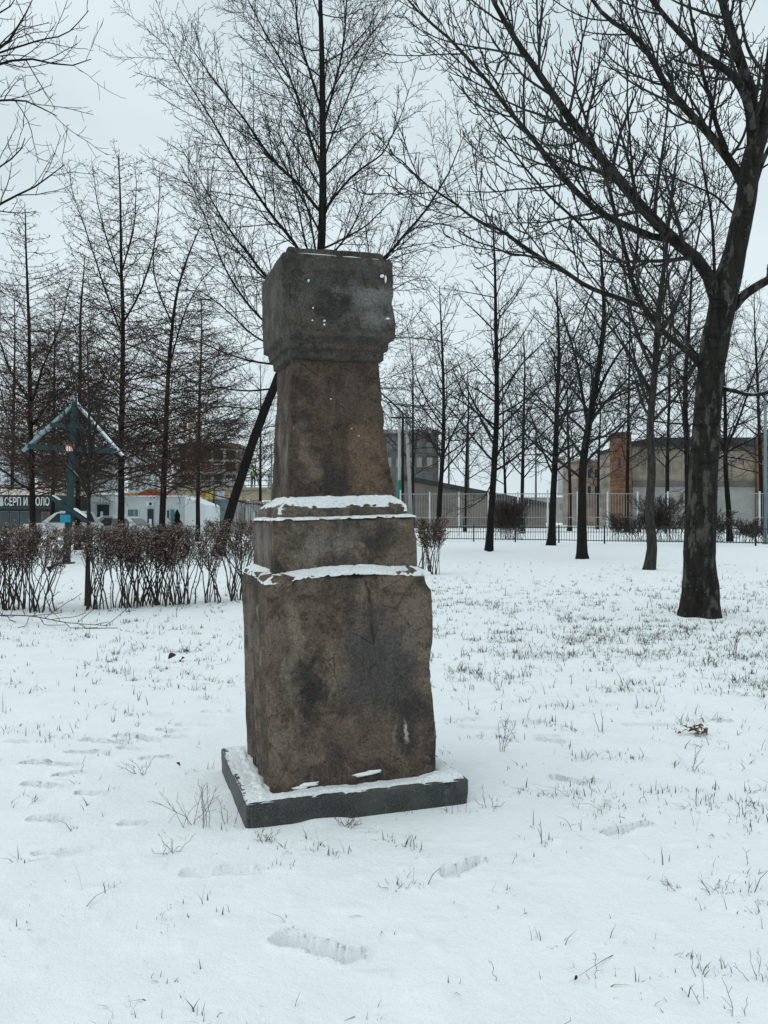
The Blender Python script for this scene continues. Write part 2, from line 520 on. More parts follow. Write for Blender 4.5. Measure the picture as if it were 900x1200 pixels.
gx = axis(-1500, 1500, -1.9, 2.6, .0125, 1.022)
gy = axis(-30, 3000, 2.25, 5.4, .0125, 1.020)
GX, GY = np.meshgrid(gx, gy)
GZ = gz(GX.ravel(), GY.ravel())
nx, ny = len(gx), len(gy)
idx = np.arange(nx * ny).reshape(ny, nx)
quads = np.stack([idx[:-1, :-1], idx[:-1, 1:], idx[1:, 1:], idx[1:, :-1]], -1).reshape(-1, 4)
g = mesh_np('ground', np.stack([GX.ravel(), GY.ravel(), GZ], -1), [quads], M['snow'])
g['kind'] = 'structure'


# ------------------------------------------------------------------ monument
def rrect(w, d, r, ns=26, nc=4):
    pts = []; nrm = []
    hw, hd = w / 2, d / 2; r = min(r, hw * .9, hd * .9)
    cs = [(hw - r, -hd + r, -90), (hw - r, hd - r, 0), (-hw + r, hd - r, 90), (-hw + r, -hd + r, 180)]
    ends = [((-hw + r, -hd), (hw - r, -hd)), ((hw, -hd + r), (hw, hd - r)), ((hw - r, hd), (-hw + r, hd)), ((-hw, hd - r), (-hw, -hd + r))]
    for k in range(4):
        (ax, ay), (bx, by) = ends[k]
        for i in range(ns):
            s = i / ns; pts.append((ax + (bx - ax) * s, ay + (by - ay) * s))
        cx, cy, a0 = cs[k]
        for i in range(nc):
            a = R(a0 + 90 * i / nc); pts.append((cx + r * math.cos(a), cy + r * math.sin(a)))
    return np.array(pts)


LEAN = R(-1.55)


def lean(V):
    z = V[:, 2] - .118
    o = V.copy()
    o[:, 0] = V[:, 0] * math.cos(LEAN) + z * math.sin(LEAN)
    o[:, 2] = .118 - V[:, 0] * math.sin(LEAN) + z * math.cos(LEAN)
    return o


def loft(name, prof, cr, mat, parent, amp=.004, wear=.012, seed=0, step=.022, dent=None, leaning=True, ns=30):
    rows = []
    for (a, b) in zip(prof[:-1], prof[1:]):
        L = math.dist(a, b); n = max(1, int(L / step))
        for i in range(n):
            s = i / n; rows.append(tuple(a[k] + (b[k] - a[k]) * s for k in range(3)))
    rows.append(prof[-1])
    rings = [np.column_stack([rrect(w, d, cr, ns), np.full(len(rrect(w, d, cr, ns)), z)]) for (z, w, d) in rows]
    n = len(rings[0])
    for (z, sg) in ((rows[0][0], 0), (rows[-1][0], 1)):
        ref = rings[0] if sg == 0 else rings[-1]
        inner = []
        for s in (.94, .82, .66, .5, .34, .18, .06):
            q = ref.copy(); q[:, :2] *= s; inner.append(q)
        if sg == 0: rings = inner[::-1] + rings
        else: rings = rings + inner
    V = np.concatenate(rings); k = len(rings)
    i = np.arange(n); j = (i + 1) % n
    fs = np.concatenate([np.stack([r * n + i, r * n + j, (r + 1) * n + j, (r + 1) * n + i], -1) for r in range(k - 1)])
    cap0 = np.arange(n)[::-1][None, :]; cap1 = ((k - 1) * n + np.arange(n))[None, :]
    me_o = mesh_np(name, V, [fs, cap0, cap1], mat, parent)
    me = me_o.data
    nr = np.empty(len(V) * 3, np.float32); me.vertices.foreach_get('normal', nr); nr = nr.reshape(-1, 3)
    x, y, z = V.T
    u = x + y * .83 + seed * 5.1; v = z + y * .41 - x * .23 + seed * 2.3
    dsp = fbm(u * 3, v * 3, 100 + int(seed * 7), 3) * amp * .45 + fbm(u * 24, v * 16, 140 + int(seed * 7), 4) * amp * .5
    # wear along the arrises
    W = np.interp(z, [r[0] for r in prof], [r[1] for r in prof]) / 2; D = np.interp(z, [r[0] for r in prof], [r[2] for r in prof]) / 2
    ex = np.maximum(W - np.abs(x), 0); ey = np.maximum(D - np.abs(y), 0); ez = np.minimum(np.abs(z - prof[-1][0]), np.abs(z - prof[0][0]))
    e2 = np.minimum(np.minimum(np.maximum(ex, ey), np.maximum(ex, ez)), np.maximum(ey, ez))
    edge = np.exp(-(e2 / .022) ** 2)
    chip = np.maximum(fbm(z * 11 + np.sign(x) * 9 + seed, x * 11 + y * 11 + np.sign(y) * 4, 171, 4) + .06, 0)
    dsp = dsp - edge * chip * wear * 2.2
    V2 = V + nr * dsp[:, None]
    if dent is not None: V2 = dent(V2)
    if leaning: V2 = lean(V2)
    me.vertices.foreach_set('co', V2.astype(np.float32).ravel()); me.update()
    return me_o


mon = thing('stone_monument', 'tall weathered brown stone monument with block capital on a dark granite slab', 'monument', (MC[0], MC[1], 0), SLAB_A)
loft('base_slab', [(-.10, 1.2, 1.0), (.112, 1.2, 1.0), (.118, 1.188, .988)], .006, M['granite'], mon, .0022, .010, 9, .03, leaning=False, ns=70)


def dent_block(V):
    x, y, z = V.T.copy()
    # notched right arris and lost lower right corner, eaten foot
    k = np.exp(-((x - .46) / .05) ** 2) * np.exp(-((y + .39) / .12) ** 2)
    n = .6 * .018 * np.exp(-((z - .78) / .05) ** 2) + .018 * np.exp(-((z - .66) / .10) ** 2) - .012 * np.exp(-((z - .30) / .1) ** 2)
    V[:, 0] -= k * n
    c = np.exp(-((x - .43) / .05) ** 2 - ((y + .39) / .08) ** 2 - ((z - 1.2) / .05) ** 2)
    V[:, 0] -= c * .045; V[:, 2] -= c * .03; V[:, 1] += c * .03
    c = np.exp(-((x + .46) / .05) ** 2 - ((y + .39) / .06) ** 2 - ((z - 1.22) / .05) ** 2)
    V[:, 2] -= c * .02; V[:, 0] += c * .015
    # worn dip in the front upper arris
    c = np.exp(-((x - .02) / .2) ** 2 - ((y + .39) / .05) ** 2 - ((z - 1.225) / .035) ** 2)
    V[:, 2] -= c * .028
    # flaked panel at lower right: a curved scar
    s = np.hypot((x - .36) / .15, (z - .42) / .30)
    V[:, 1] += np.where(y < -.3, .014 * (1 - sstep(.8, 1.0, s)) + .012 * np.exp(-((s - .95) / .06) ** 2), 0)
    s = np.hypot((x + .36) / .10, (z - .72) / .62)
    V[:, 1] += np.where(y < -.3, -.006 * (1 - sstep(.85, 1.0, s)), 0)
    # vertical ribs of the left side
    m = (x < -.40)
    V[:, 0] += np.where(m, .008 * np.sin(y * 34 + vnoise(z * 2, y * 3, 8) * 3) * (np.abs(y) < .34) * (z < 1.17), 0)
    return V


loft('lower_block', [(.06, .915, .775), (.5, .92, .78), (1.225, .92, .78), (1.240, .905, .765), (1.258, .80, .66)], .014, M['stone_block'], mon, .005, .016, 1, .016, dent_block, ns=60)
loft('middle_block', [(1.23, .80, .66), (1.262, .80, .66), (1.515, .80, .66), (1.53, .785, .645)], .008, M['stone_middle'], mon, .0045, .012, 2, .016, ns=52)
loft('upper_step', [(1.52, .735, .60), (1.582, .73, .595), (1.595, .715, .58), (1.640, .60, .50), (1.645, .56, .46)], .02, M['stone_middle'], mon, .005, .010, 3, .018)


def dent_shaft(V):
    x, y, z = V.T.copy()
    c = np.exp(-((x - .29) / .04) ** 2 - ((y + .23) / .10) ** 2 - ((z - 1.70) / .09) ** 2)
    V[:, 0] += c * .03
    m = x < -.2
    V[:, 0] += np.where(m, .010 * np.cos(np.clip(y / .12, -3.1, 3.1)) - .004, 0)
    return V


loft('shaft', [(1.61, .575, .485), (1.68, .573, .483), (2.42, .49, .42)], .009, M['stone_shaft'], mon, .0045, .014, 4, .016, dent_shaft, ns=40)


def dent_cap(V):
    x, y, z = V.T.copy()
    # broken lower left front corner, worn lower right one
    c = np.exp(-((x + .32) / .07) ** 2 - ((y + .31) / .06) ** 2) * np.clip((2.62 - z) / .06, 0, 1)
    V[:, 0] += c * .035; V[:, 1] += c * .035
    c = np.exp(-((x - .32) / .06) ** 2 - ((y + .31) / .12) ** 2)
    V[:, 0] += c * (-.008 * np.exp(-((z - 2.69) / .05) ** 2) + .003 * np.exp(-((z - 2.58) / .06) ** 2))
    s = np.hypot((x + .05) / .33, (z - 2.70) / .16)
    V[:, 1] += np.where(y < -.26, .012 * np.exp(-((s - 1.0) / .09) ** 2), 0)
    m = x < -.26
    V[:, 0] += np.where(m, .006 * (vnoise(y * 14, z * 2, 61)), 0)
    return V


loft('capital', [(2.395, .50, .44), (2.405, .535, .47), (2.448, .54, .475), (2.455, .575, .52), (2.495, .585, .54), (2.513, .632, .62), (2.918, .626, .612), (2.945, .61, .60),
                 (2.95, .545, .53), (2.985, .54, .525), (2.995, .52, .50)], .009, M['stone_cap'], mon, .003, .006, 5, .014, dent_cap, ns=52)


def snow_shell(name, x0, x1, y0, y1, n, hfun, parent, leaning=True):
    xs = np.linspace(x0, x1, n); ys = np.linspace(y0, y1, n)
    X, Y = np.meshgrid(xs, ys); Z = hfun(X, Y)
    V = np.stack([X.ravel(), Y.ravel(), Z.ravel()], -1)
    i = np.arange(n * n).reshape(n, n)
    q = np.stack([i[:-1, :-1], i[:-1, 1:], i[1:, 1:], i[1:, :-1]], -1).reshape(-1, 4)
    if leaning: V = lean(V)
    return mesh_np(name, V, [q], M['snow_crust'], parent)


def slab_snow(x, y):
    e = np.minimum(np.minimum(x + .6, .6 - x), np.minimum(y + .5, .5 - y))
    left = sstep(.055, .10, x + .6 + fbm(x * 20, y * 20, 5, 3) * .03)
    edge = sstep(.0, .045, e + fbm(x * 16, y * 16, 8, 3) * .02)
    gap = np.maximum(np.abs(x) - .46, np.abs(y) - .39)
    lip = 1 - .6 * (1 - sstep(.0, .025, gap + fbm(x * 10, y * 10, 3, 2) * .02))
    t = (.018 + fbm(x * 7, y * 7, 9, 3) * .010 + fbm(x * 50, y * 50, 19, 3) * .004 + .022 * np.exp(-((x - .50) / .12) ** 2 - ((y + .42) / .1) ** 2)) * left * edge * lip - .006
    return .118 + t


def frost(x, y):
    return .1205 + fbm(x * 60, y * 60, 5, 3) * .004 - .0035 * sstep(.05, .0, x + .6) + .002 * sstep(.03, .10, x + .6)


snow_shell('snow_cover', -.599, .599, -.499, .499, 240, slab_snow, mon, False)
snow_shell('snow_frost', -.597, -.46, -.497, .497, 150, frost, mon, False)


def ledge(w0, d0, w1, d1, z0, z1, th, seed, front_gap=None, lowx=0.0):
    """snow on the weathering between an outer edge (w0,d0,z0) and an inner foot (w1,d1,z1)"""
    def f(x, y):
        q = np.maximum((np.abs(x) - w1 / 2) / ((w0 - w1) / 2), (np.abs(y) - d1 / 2) / ((d0 - d1) / 2))
        q = np.maximum(q, -.25)
        b = z1 + (z0 - z1) * np.clip(q, -.2, 1.0)
        t = (th + fbm(x * 9, y * 9, seed, 3) * th * .5 + fbm(x * 55, y * 55, seed + 9, 3) * min(.0045, th * .35)) * (1 - sstep(.72, 1.05, q + fbm(x * 22, y * 22, seed + 4, 5) * .5)) - .006
        if front_gap is not None: t = t + front_gap(x, y, q)
        return b + t - np.where(q > 1.06, .03, 0)
    return f


snow_shell('snow_ledge', -.465, .465, -.395, .395, 230, ledge(.93, .79, .80, .66, 1.226, 1.262, .011, 41,
           lambda x, y, q: np.where(y < -.2, -.016 * sstep(.12, .40, x) - .018 * sstep(-.22, -.42, x) + .010 * np.exp(-((x - .0) / .22) ** 2) * (q > -.2), 0)), mon)
snow_shell('snow_ledge', -.402, .402, -.332, .332, 200, ledge(.80, .66, .725, .59, 1.533, 1.54, .010, 51), mon)
snow_shell('snow_ledge', -.362, .362, -.295, .295, 200, ledge(.715, .58, .575, .485, 1.596, 1.648, .010, 61), mon)
snow_shell('snow_ledge', -.26, .26, -.25, .25, 120, ledge(.52, .50, .40, .38, 2.994, 2.996, .005, 81), mon)


def snow_bits(name, items, parent, seed):
    """small flat crumbs of snow caught in the stone, each one a part"""
    rng = np.random.RandomState(seed)
    for (x, y, z, w, h) in items:
        n = 9; a = np.linspace(0, 2 * np.pi, n, endpoint=False)
        r = .6 + .5 * rng.rand(n)
        ring = np.stack([x + np.cos(a) * w * r, np.full(n, y + .006), z + np.sin(a) * h * r], -1)
        top = ring.copy(); top[:, 0] = x + (top[:, 0] - x) * .6; top[:, 2] = z + (top[:, 2] - z) * .6; top[:, 1] = y - .006
        i = np.arange(n); j = (i + 1) % n
        mesh_np(name, lean(np.concatenate([ring, top])), [np.stack([i, j, n + j, n + i], -1), (n + i)[None, :]], M['snow'], parent)


snow_bits('snow_crumb', [(-.10, -.272, 2.954, .13, .006), (.09, -.272, 2.953, .10, .007), (.22, -.272, 2.952, .04, .005), (.245, -.318, 2.85, .014, .010), (.262, -.318, 2.835, .006, .03), (-.17, -.312, 2.80, .006, .012), (-.15, -.318, 2.655, .005, .005),
                          (-.155, -.31, 2.59, .007, .007), (-.09, -.315, 2.59, .009, .007), (-.09, -.315, 2.57, .006, .006), 
                          (.27, -.315, 2.62, .012, .006), (-.05, -.26, 2.18, .004, .004), (.1, -.27, 1.98, .004, .004), (.06, -.27, 2.02, .003, .004)], mon, 3)
snow_bits('snow_crumb', [(.05, -.396, .165, .085, .012), (.10, -.396, .172, .05, .012), (-.25, -.396, .15, .06, .014), (-.30, -.396, .14, .05, .012)], mon, 4)


# ------------------------------------------------------------------ trees
def norm(v): return v / np.maximum(np.linalg.norm(v, axis=-1, keepdims=True), 1e-9)


def tube_mesh(batches):
    """batches of (P (n,k,3), R (n,k), sides) -> vertices, quads"""
    Vs, Fs, base = [], [], 0
    for P, Rr, sd in batches:
        n, k, _ = P.shape
        T = np.empty_like(P); T[:, 1:-1] = P[:, 2:] - P[:, :-2]; T[:, 0] = P[:, 1] - P[:, 0]; T[:, -1] = P[:, -1] - P[:, -2]
        T = norm(T)
        mean = norm(P[:, -1] - P[:, 0])
        ref = np.where(np.abs(mean[:, 2:3]) < .85, np.array([[0., 0, 1]]), np.array([[1., 0, 0]]))[:, None, :]
        U = norm(np.cross(T, np.broadcast_to(ref, T.shape))); W = np.cross(T, U)
        a = np.arange(sd) / sd * 2 * np.pi
        ring = P[:, :, None, :] + Rr[:, :, None, None] * (np.cos(a)[None, None, :, None] * U[:, :, None, :] + np.sin(a)[None, None, :, None] * W[:, :, None, :])
        Vs.append(ring.reshape(-1, 3))
        i = np.arange(n * k * sd).reshape(n, k, sd); j = np.roll(i, -1, axis=2)
        Fs.append((np.stack([i[:, :-1], j[:, :-1], j[:, 1:], i[:, 1:]], -1).reshape(-1, 4)) + base)
        base += n * k * sd
    return np.concatenate(Vs), np.concatenate(Fs)


def spline(pts, k):
    """Catmull-Rom through pts, k evenly spaced points"""
    p = np.asarray(pts, float)
    p = np.vstack([2 * p[0] - p[1], p, 2 * p[-1] - p[-2]])
    out = []
    for i in range(1, len(p) - 2):
        t = np.linspace(0, 1, 12, endpoint=False)[:, None]
        a, b, c, d = p[i - 1], p[i], p[i + 1], p[i + 2]
        out.append(.5 * (2 * b + (c - a) * t + (2 * a - 5 * b + 4 * c - d) * t ** 2 + (3 * b - a - 3 * c + d) * t ** 3))
    out = np.vstack(out + [p[-2][None]])
    L = np.concatenate([[0], np.cumsum(np.linalg.norm(np.diff(out, axis=0), axis=1))])
    s = np.linspace(0, L[-1], k)
    return np.stack([np.interp(s, L, out[:, j]) for j in range(3)], -1)


def grow(rng, P, Rr, spacing, start=.2, ratio=.5, taper=.6, ang=(45, 10), K=6, wob=.08, up=0.0, rr=.55, rtip=.003,
         lmin=.05, lmax=9., end=1.0, outer=0.0, flat=0.0, nmin=1):
    """children along every branch of a batch"""
    n, k, _ = P.shape
    seg = np.linalg.norm(np.diff(P, axis=1), axis=2); L = seg.sum(1)
    cnt = np.maximum(nmin, np.floor(L * (end - start) / spacing + rng.rand(n))).astype(int)
    par = np.repeat(np.arange(n), cnt)
    m = len(par)
    first = np.concatenate([[0], np.cumsum(cnt)[:-1]]); j = np.arange(m) - first[par]
    t = start + (end - start) * (j + rng.rand(m) * .9 + .05) / cnt[par]
    t = np.clip(t, 0, .995)
    f = t * (k - 1); i = np.floor(f).astype(int); fr = (f - i)[:, None]
    pos = P[par, i] * (1 - fr) + P[par, i + 1] * fr
    T = norm(P[par, i + 1] - P[par, i]); r = Rr[par, i] * (1 - fr[:, 0]) + Rr[par, i + 1] * fr[:, 0]
    ref = np.where(np.abs(T[:, 2:3]) < .9, np.array([[0., 0, 1]]), np.array([[1., 0, 0]]))
    U = norm(np.cross(T, ref)); W = np.cross(T, U)
    phi = j * 2.39996 + rng.rand(n)[par] * 6.28 + rng.randn(m) * .4
    if flat:      # keep to the sides of the parent
        phi = np.where(rng.rand(m) < flat, np.where(j % 2 == 0, 0, np.pi) + rng.randn(m) * .35, phi)
    a = np.radians(ang[0] + rng.randn(m) * ang[1])[:, None]
    d = np.cos(a) * T + np.sin(a) * (np.cos(phi)[:, None] * U + np.sin(phi)[:, None] * W)
    ln = np.clip(L[par] * ratio * (1 - taper * t) * rng.uniform(.55, 1.2, m), lmin, lmax)
    pts = [pos]; d = norm(d)
    for s in range(K):
        u = up(s / K) if callable(up) else up
        d = norm(d + rng.randn(m, 3) * wob + np.array([0, 0, 1.]) * u)
        pts.append(pts[-1] + d * (ln / K)[:, None])
    P2 = np.stack(pts, 1)
    r0 = np.maximum(r * rr, rtip * 1.15)
    q = np.linspace(0, 1, K + 1)[None, :]
    R2 = r0[:, None] * (1 - q) ** .8 + rtip * (1 - (1 - q) ** .8)
    return P2, R2


def leaf_quads(rng, C, size, asp=.6):
    """small bent leaves at C (n,3)"""
    n = len(C)
    a = norm(rng.randn(n, 3)); b = norm(np.cross(a, norm(rng.randn(n, 3))))
    s = (size * rng.uniform(.6, 1.3, n))[:, None]
    V = np.stack([C - a * s * .5, C + b * s * .5 * asp, C + a * s * .5 + np.cross(a, b) * s * .15, C - b * s * .5 * asp], 1).reshape(-1, 3)
    return V, np.arange(n * 4).reshape(n, 4)


def trunk_tube(P, Rr, sd=20, seed=0, rough=.05, flare=.35, flare_h=.5):
    """one trunk with buttress flare and lumpy bark"""
    k = len(P)
    z0 = P[0, 2]
    Rr = Rr * (1 + flare * np.exp(-np.maximum(P[:, 2] - z0 - .05, 0) / flare_h))
    V, Fq = tube_mesh([(P[None], Rr[None], sd)])
    c = np.repeat(P, sd, axis=0); ang = np.tile(np.arange(sd) / sd * 2 * np.pi, k)
    d = V - c
    hh = np.repeat(P[:, 2] - z0, sd)
    lob = 1 + rough * (2 * vnoise(ang * 1.2 + seed, hh * 2.2, seed + 3) + 1.2 * vnoise(np.cos(ang) * 4 + seed, hh * 9 + np.sin(ang) * 4, seed + 5)) \
        + .20 * np.exp(-hh / .22) * np.cos(ang * 4 + seed) + .10 * np.exp(-hh / .35) * np.cos(ang * 7 + seed * 2)
    return c + d * lob[:, None], Fq


def merge(parts):
    Vs, Fs, b = [], [], 0
    for V, Fq in parts:
        Vs.append(V); Fs.append(Fq + b); b += len(V)
    return np.concatenate(Vs), np.concatenate(Fs)


def to_world(pts, d, dy0=0., dy1=0.):
    """photo pixels traced at distance d, drifting by dy0..dy1 metres in depth"""
    n = len(pts)
    return np.array([px(p[0], p[1], d + dy0 + (dy1 - dy0) * i / max(1, n - 1)) for i, p in enumerate(pts)])


def tree(name, label, group, d, trunk, r0, r1, limbs=(), auto=None, levels=(), mats=('bark_dark', 'twig_dark'), seed=1,
         dy=0., sd=16, k=30, rpow=.8, extra=None, flare=.35, cat='tree', rough=.05, rk=1.0, lk=1.0, prof=None):
    rng = np.random.RandomState(seed)
    T = spline(to_world(trunk, d, 0, dy), k)
    T[0, 2] = gz1(T[0, 0], T[0, 1]) - .06
    q = np.linspace(0, 1, k); r0 = r0 * rk; TR = r1 + (r0 - r1) * (1 - q) ** rpow
    if prof: TR = np.interp(q, [p[0] for p in prof], [p[1] for p in prof])
    base = T[0].copy(); base[2] += .06
    root = thing(name, label, cat, tuple(base), 0, group)
    tp = [trunk_tube(T, TR, sd, seed, rough, flare)]
    lim = []
    for (pts, ra, rb, d0, d1) in limbs:
        P = spline(to_world(pts, d, d0, d1), 20)
        P = P + np.cumsum(rng.randn(20, 3) * .006 * (d / 12), axis=0) * np.linspace(0, 1, 20)[:, None]
        qq = np.linspace(0, 1, 20); Q = rb + (ra - rb) * (1 - qq) ** .85
        lim.append((P, Q * lk))
    if lim:
        LP, LR = np.stack([l[0] for l in lim]), np.stack([l[1] for l in lim])
        tp.append(tube_mesh([(LP, LR, 9)]))
    V, Fq = merge(tp)
    mesh_np('trunk', V - base, [Fq], M[mats[0]], root)
    # crown
    batches = []
    src = []
    if lim: src.append((LP, LR))
    if auto:
        a = grow(rng, T[None], TR[None], **auto)
        batches.append((*a, 5)); src.append(a)
    prev = src
    for li, lv in enumerate(levels):
        lv = dict(lv); also = lv.pop('also_trunk', False); sides = lv.pop('sides', 3)
        cur = []
        for (P, Q) in prev: cur.append(grow(rng, P, Q, **lv))
        for c in cur: batches.append((*c, sides))
        prev = cur
    parts = [tube_mesh(batches)]
    if extra: parts.append(extra(rng, prev, T))
    V, Fq = merge(parts)
    mesh_np('crown', V - base, [Fq], M[mats[1]], root, smooth=True)
    return root


# --- the big maple on the right, its limbs traced one by one
D0 = gd(727)
big_limbs = [
    ([(884, 180), (881, 110), (870, 75), (855, 23), (846, -10), (835, -80)], .115, .03, 0, -.8),
    # long left limb
    ([(845, 372), (836, 340), (824, 310), (790, 280), (753, 242), (722, 204), (700, 178), (677, 147), (654, 117), (632, 83), (605, 45), (583, 8), (560, -50)], .115, .02, 0, -1.2),
    ([(790, 281), (762, 276), (734, 264), (705, 250), (685, 234), (654, 200), (624, 162), (598, 132), (567, 91), (530, 50), (490, 15), (460, -20)], .062, .012, -.2, .8),
    # second and third
    ([(875, 232), (868, 208), (857, 190), (840, 166), (822, 145), (805, 128), (783, 102), (764, 68), (745, 42), (711, 19), (692, -4), (660, -40)], .085, .018, 0, 1.4),
    ([(882, 150), (874, 112), (855, 83), (821, 60), (794, 30), (771, 0), (750, -40)], .075, .02, -.2, -1.6),
    ([(852, 176), (840, 145), (832, 113), (825, 88), (821, 68), (813, 23), (808, -20)], .045, .015, .2, .4),
    # low limb with its long drooping arm
    ([(822, 430), (812, 418), (802, 408), (785, 395), (771, 381), (760, 366), (749, 351), (740, 326), (734, 302), (728, 280), (722, 257), (712, 215), (700, 170)], .058, .010, 0, -1.5),
    ([(755, 360), (735, 352), (711, 344), (690, 336), (673, 325), (655, 312), (635, 302), (615, 288), (598, 276), (578, 265), (560, 257), (530, 235), (500, 215), (470, 185)], .042, .008, -.7, -2.2),
    ([(640, 304), (615, 299), (598, 297), (578, 289), (560, 283), (535, 270)], .02, .006, -1.6, -1.0),
    ([(735, 308), (720, 302), (700, 285), (680, 262), (650, 235), (620, 200), (590, 160), (560, 110)], .026, .006, -1.2, -2.6),
    ([(740, 325), (748, 280), (744, 230), (740, 180), (736, 120), (737, 60), (740, 20)], .022, .006, -1.2, -1.8),
    # to the right, out of the picture
    ([(858, 362), (872, 346), (888, 335), (905, 325), (940, 300), (990, 250)], .085, .03, .1, -.5),
    ([(848, 455), (862, 458), (880, 462), (902, 460), (930, 450)], .042, .015, 0, -.8),
    ([(884, 220), (894, 190), (905, 170), (935, 120)], .05, .02, .2, .6),
    ([(893, 150), (880, 132), (905, 100), (880, 60), (870, 20), (868, -30)], .045, .015, .3, 1.8),
    ([(872, 260), (855, 245), (840, 230), (815, 218), (775, 205), (730, 208), (690, 215), (640, 205)], .022, .005, .2, 1.8),
    ([(820, 420), (800, 395), (780, 372), (755, 335), (735, 315), (715, 290)], .03, .008, .2, 1.6),
    ([(838, 330), (835, 260), (825, 200), (815, 140), (800, 90)], .03, .006, .4, 2.0),
]
curl = lambda s: .05 + .30 * s
tree('maple_tree', 'large bare maple with forked lichen-spotted trunk nearest to the right of the monument', None, D0,
     [(818, 733), (821, 690), (820, 640), (823, 580), (827, 520), (829, 480), (835, 420), (843, 375), (850, 340), (858, 310), (873, 245), (881, 189), (896, 140), (907, 70), (912, -20), (915, -120)], .225, .05, big_limbs, None,
     [dict(spacing=.20, start=.14, ratio=.42, taper=.45, ang=(42, 12), K=8, wob=.07, up=lambda s: .06, rr=.42, rtip=.0062, lmin=.25, lmax=1.6, sides=5),
      dict(spacing=.135, start=.15, ratio=.42, taper=.4, ang=(45, 12), K=6, wob=.08, up=curl, rr=.66, rtip=.0052, lmin=.12, lmax=.65, sides=4),
      dict(spacing=.115, start=.2, ratio=.40, taper=.3, ang=(48, 12), K=5, wob=.06, up=lambda s: .10 + .4 * s, rr=.85, rtip=.0045, lmin=.06, lmax=.24, sides=3)],
     ('bark_big', 'twig_green'), 11, 0, 28, 90, prof=[(0, .222), (.22, .195), (.40, .19), (.47, .19), (.52, .155), (.62, .14), (.74, .11), (1, .05)], flare=.55, rough=.06, lk=.86, rk=.96)

# --- the tall tree behind the monument
cl = [
    ([(378, 250), (367, 238), (349, 215), (319, 186), (285, 139), (264, 112), (243, 84), (215, 45)], .075, .012, 0, -2.0),
    ([(378, 205), (368, 180), (357, 139), (336, 84), (307, 34), (290, 0), (270, -40)], .065, .012, 0, 1.5),
    ([(371, 330), (345, 285), (319, 253), (281, 198), (247, 139), (222, 101), (193, 51)], .08, .010, 0, 1.0),
    ([(362, 352), (340, 340), (317, 329), (290, 296), (265, 262), (240, 218), (215, 175)], .07, .010, 0, -1.5),
    ([(348, 388), (330, 386), (311, 378), (285, 348), (262, 310), (240, 250), (212, 190)], .06, .010, 0, 2.0),
    ([(340, 412), (320, 405), (296, 392), (270, 368), (245, 348), (205, 325)], .05, .008, 0, -2.5),
    ([(333, 428), (300, 424), (268, 416), (235, 402), (195, 392), (160, 382)], .05, .008, 0, 1.8),
    ([(322, 455), (290, 458), (255, 454), (220, 446), (185, 436)], .045, .007, 0, -1.6),
    ([(310, 480), (285, 478), (255, 476), (225, 482), (200, 484)], .035, .006, 0, -1.0),
    ([(377, 262), (384, 242), (400, 220), (416, 203), (433, 190), (450, 177), (468, 140), (480, 100)], .06, .010, 0, -1.2),
    ([(376, 345), (410, 330), (450, 302), (474, 275), (497, 249), (515, 222), (530, 195), (548, 150)], .085, .012, 0, 1.2),
    ([(488, 258), (515, 262), (540, 270), (560, 290)], .03, .006, .8, 1.6),
    ([(378, 190), (392, 150), (412, 100), (430, 60), (455, 15)], .05, .010, 0, 1.6),
    ([(378, 150), (390, 105), (400, 60), (405, 0), (412, -60)], .06, .015, 0, .6),
    ([(377, 130), (365, 90), (350, 40), (345, -20), (335, -80)], .06, .015, 0, -.8),
    ([(352, 378), (400, 372), (445, 350), (480, 330), (510, 325)], .05, .008, 0, -2.0),
    ([(340, 415), (400, 425), (440, 455), (475, 486), (500, 500), (520, 520)], .06, .008, 0, -2.4),
    ([(345, 402), (410, 400), (460, 395), (505, 398), (545, 410)], .045, .007, 0, 1.5),
    ([(330, 434), (400, 450), (455, 470), (490, 475), (530, 470)], .04, .007, 0, 2.0),
    ([(290, 530), (270, 520), (245, 524), (222, 535)], .02, .005, 0, -1.0),
    ([(298, 508), (318, 500), (345, 508), (370, 520)], .02, .005, 0, 1.2),
    ([(283, 552), (300, 548), (318, 555), (330, 570)], .016, .004, 0, -.8),
    ([(303, 492), (280, 500), (262, 512), (250, 530)], .018, .005, 0, 1.0),
    ([(375, 310), (400, 285), (418, 255), (430, 215), (436, 170)], .05, .008, 0, 2.2),
    ([(374, 320), (360, 290), (352, 250), (340, 190), (322, 130)], .05, .008, 0, 2.4),
]
tree('linden_tree', 'tallest bare tree, leaning low and then upright, rising right behind the monument', None, 30.0,
     [(254, 655), (268, 606), (285, 552), (305, 494), (330, 432), (354, 372), (373, 318), (378, 240), (378, 148), (377, 60), (374, -40), (372, -150)],
     .29, .045, cl, dict(spacing=.55, start=.36, ratio=.28, taper=.62, ang=(56, 12), K=12, wob=.05, up=.025, rr=.30, rtip=.009, lmin=1.0, lmax=5.5),
     [dict(spacing=.25, start=.12, ratio=.42, taper=.5, ang=(40, 9), K=8, wob=.04, up=.012, rr=.42, rtip=.0085, lmin=.4, lmax=2.6, sides=4),
      dict(spacing=.19, start=.12, ratio=.42, taper=.4, ang=(44, 10), K=5, wob=.05, up=.015, rr=.62, rtip=.0068, lmin=.2, lmax=.85),
      dict(spacing=.21, start=.15, ratio=.42, taper=.3, ang=(48, 11), K=3, wob=.07, up=.02, rr=.85, rtip=.0058, lmin=.12, lmax=.32)],
     ('bark_dark', 'twig_dark'), 23, 0, 14, 60, prof=[(0, .185), (.06, .168), (.5, .15), (.7, .11), (.85, .07), (1, .03)], lk=.85)

# --- the row on the right, narrow ascending crowns
park = 'bare trees of the park on the right'


PARK = []


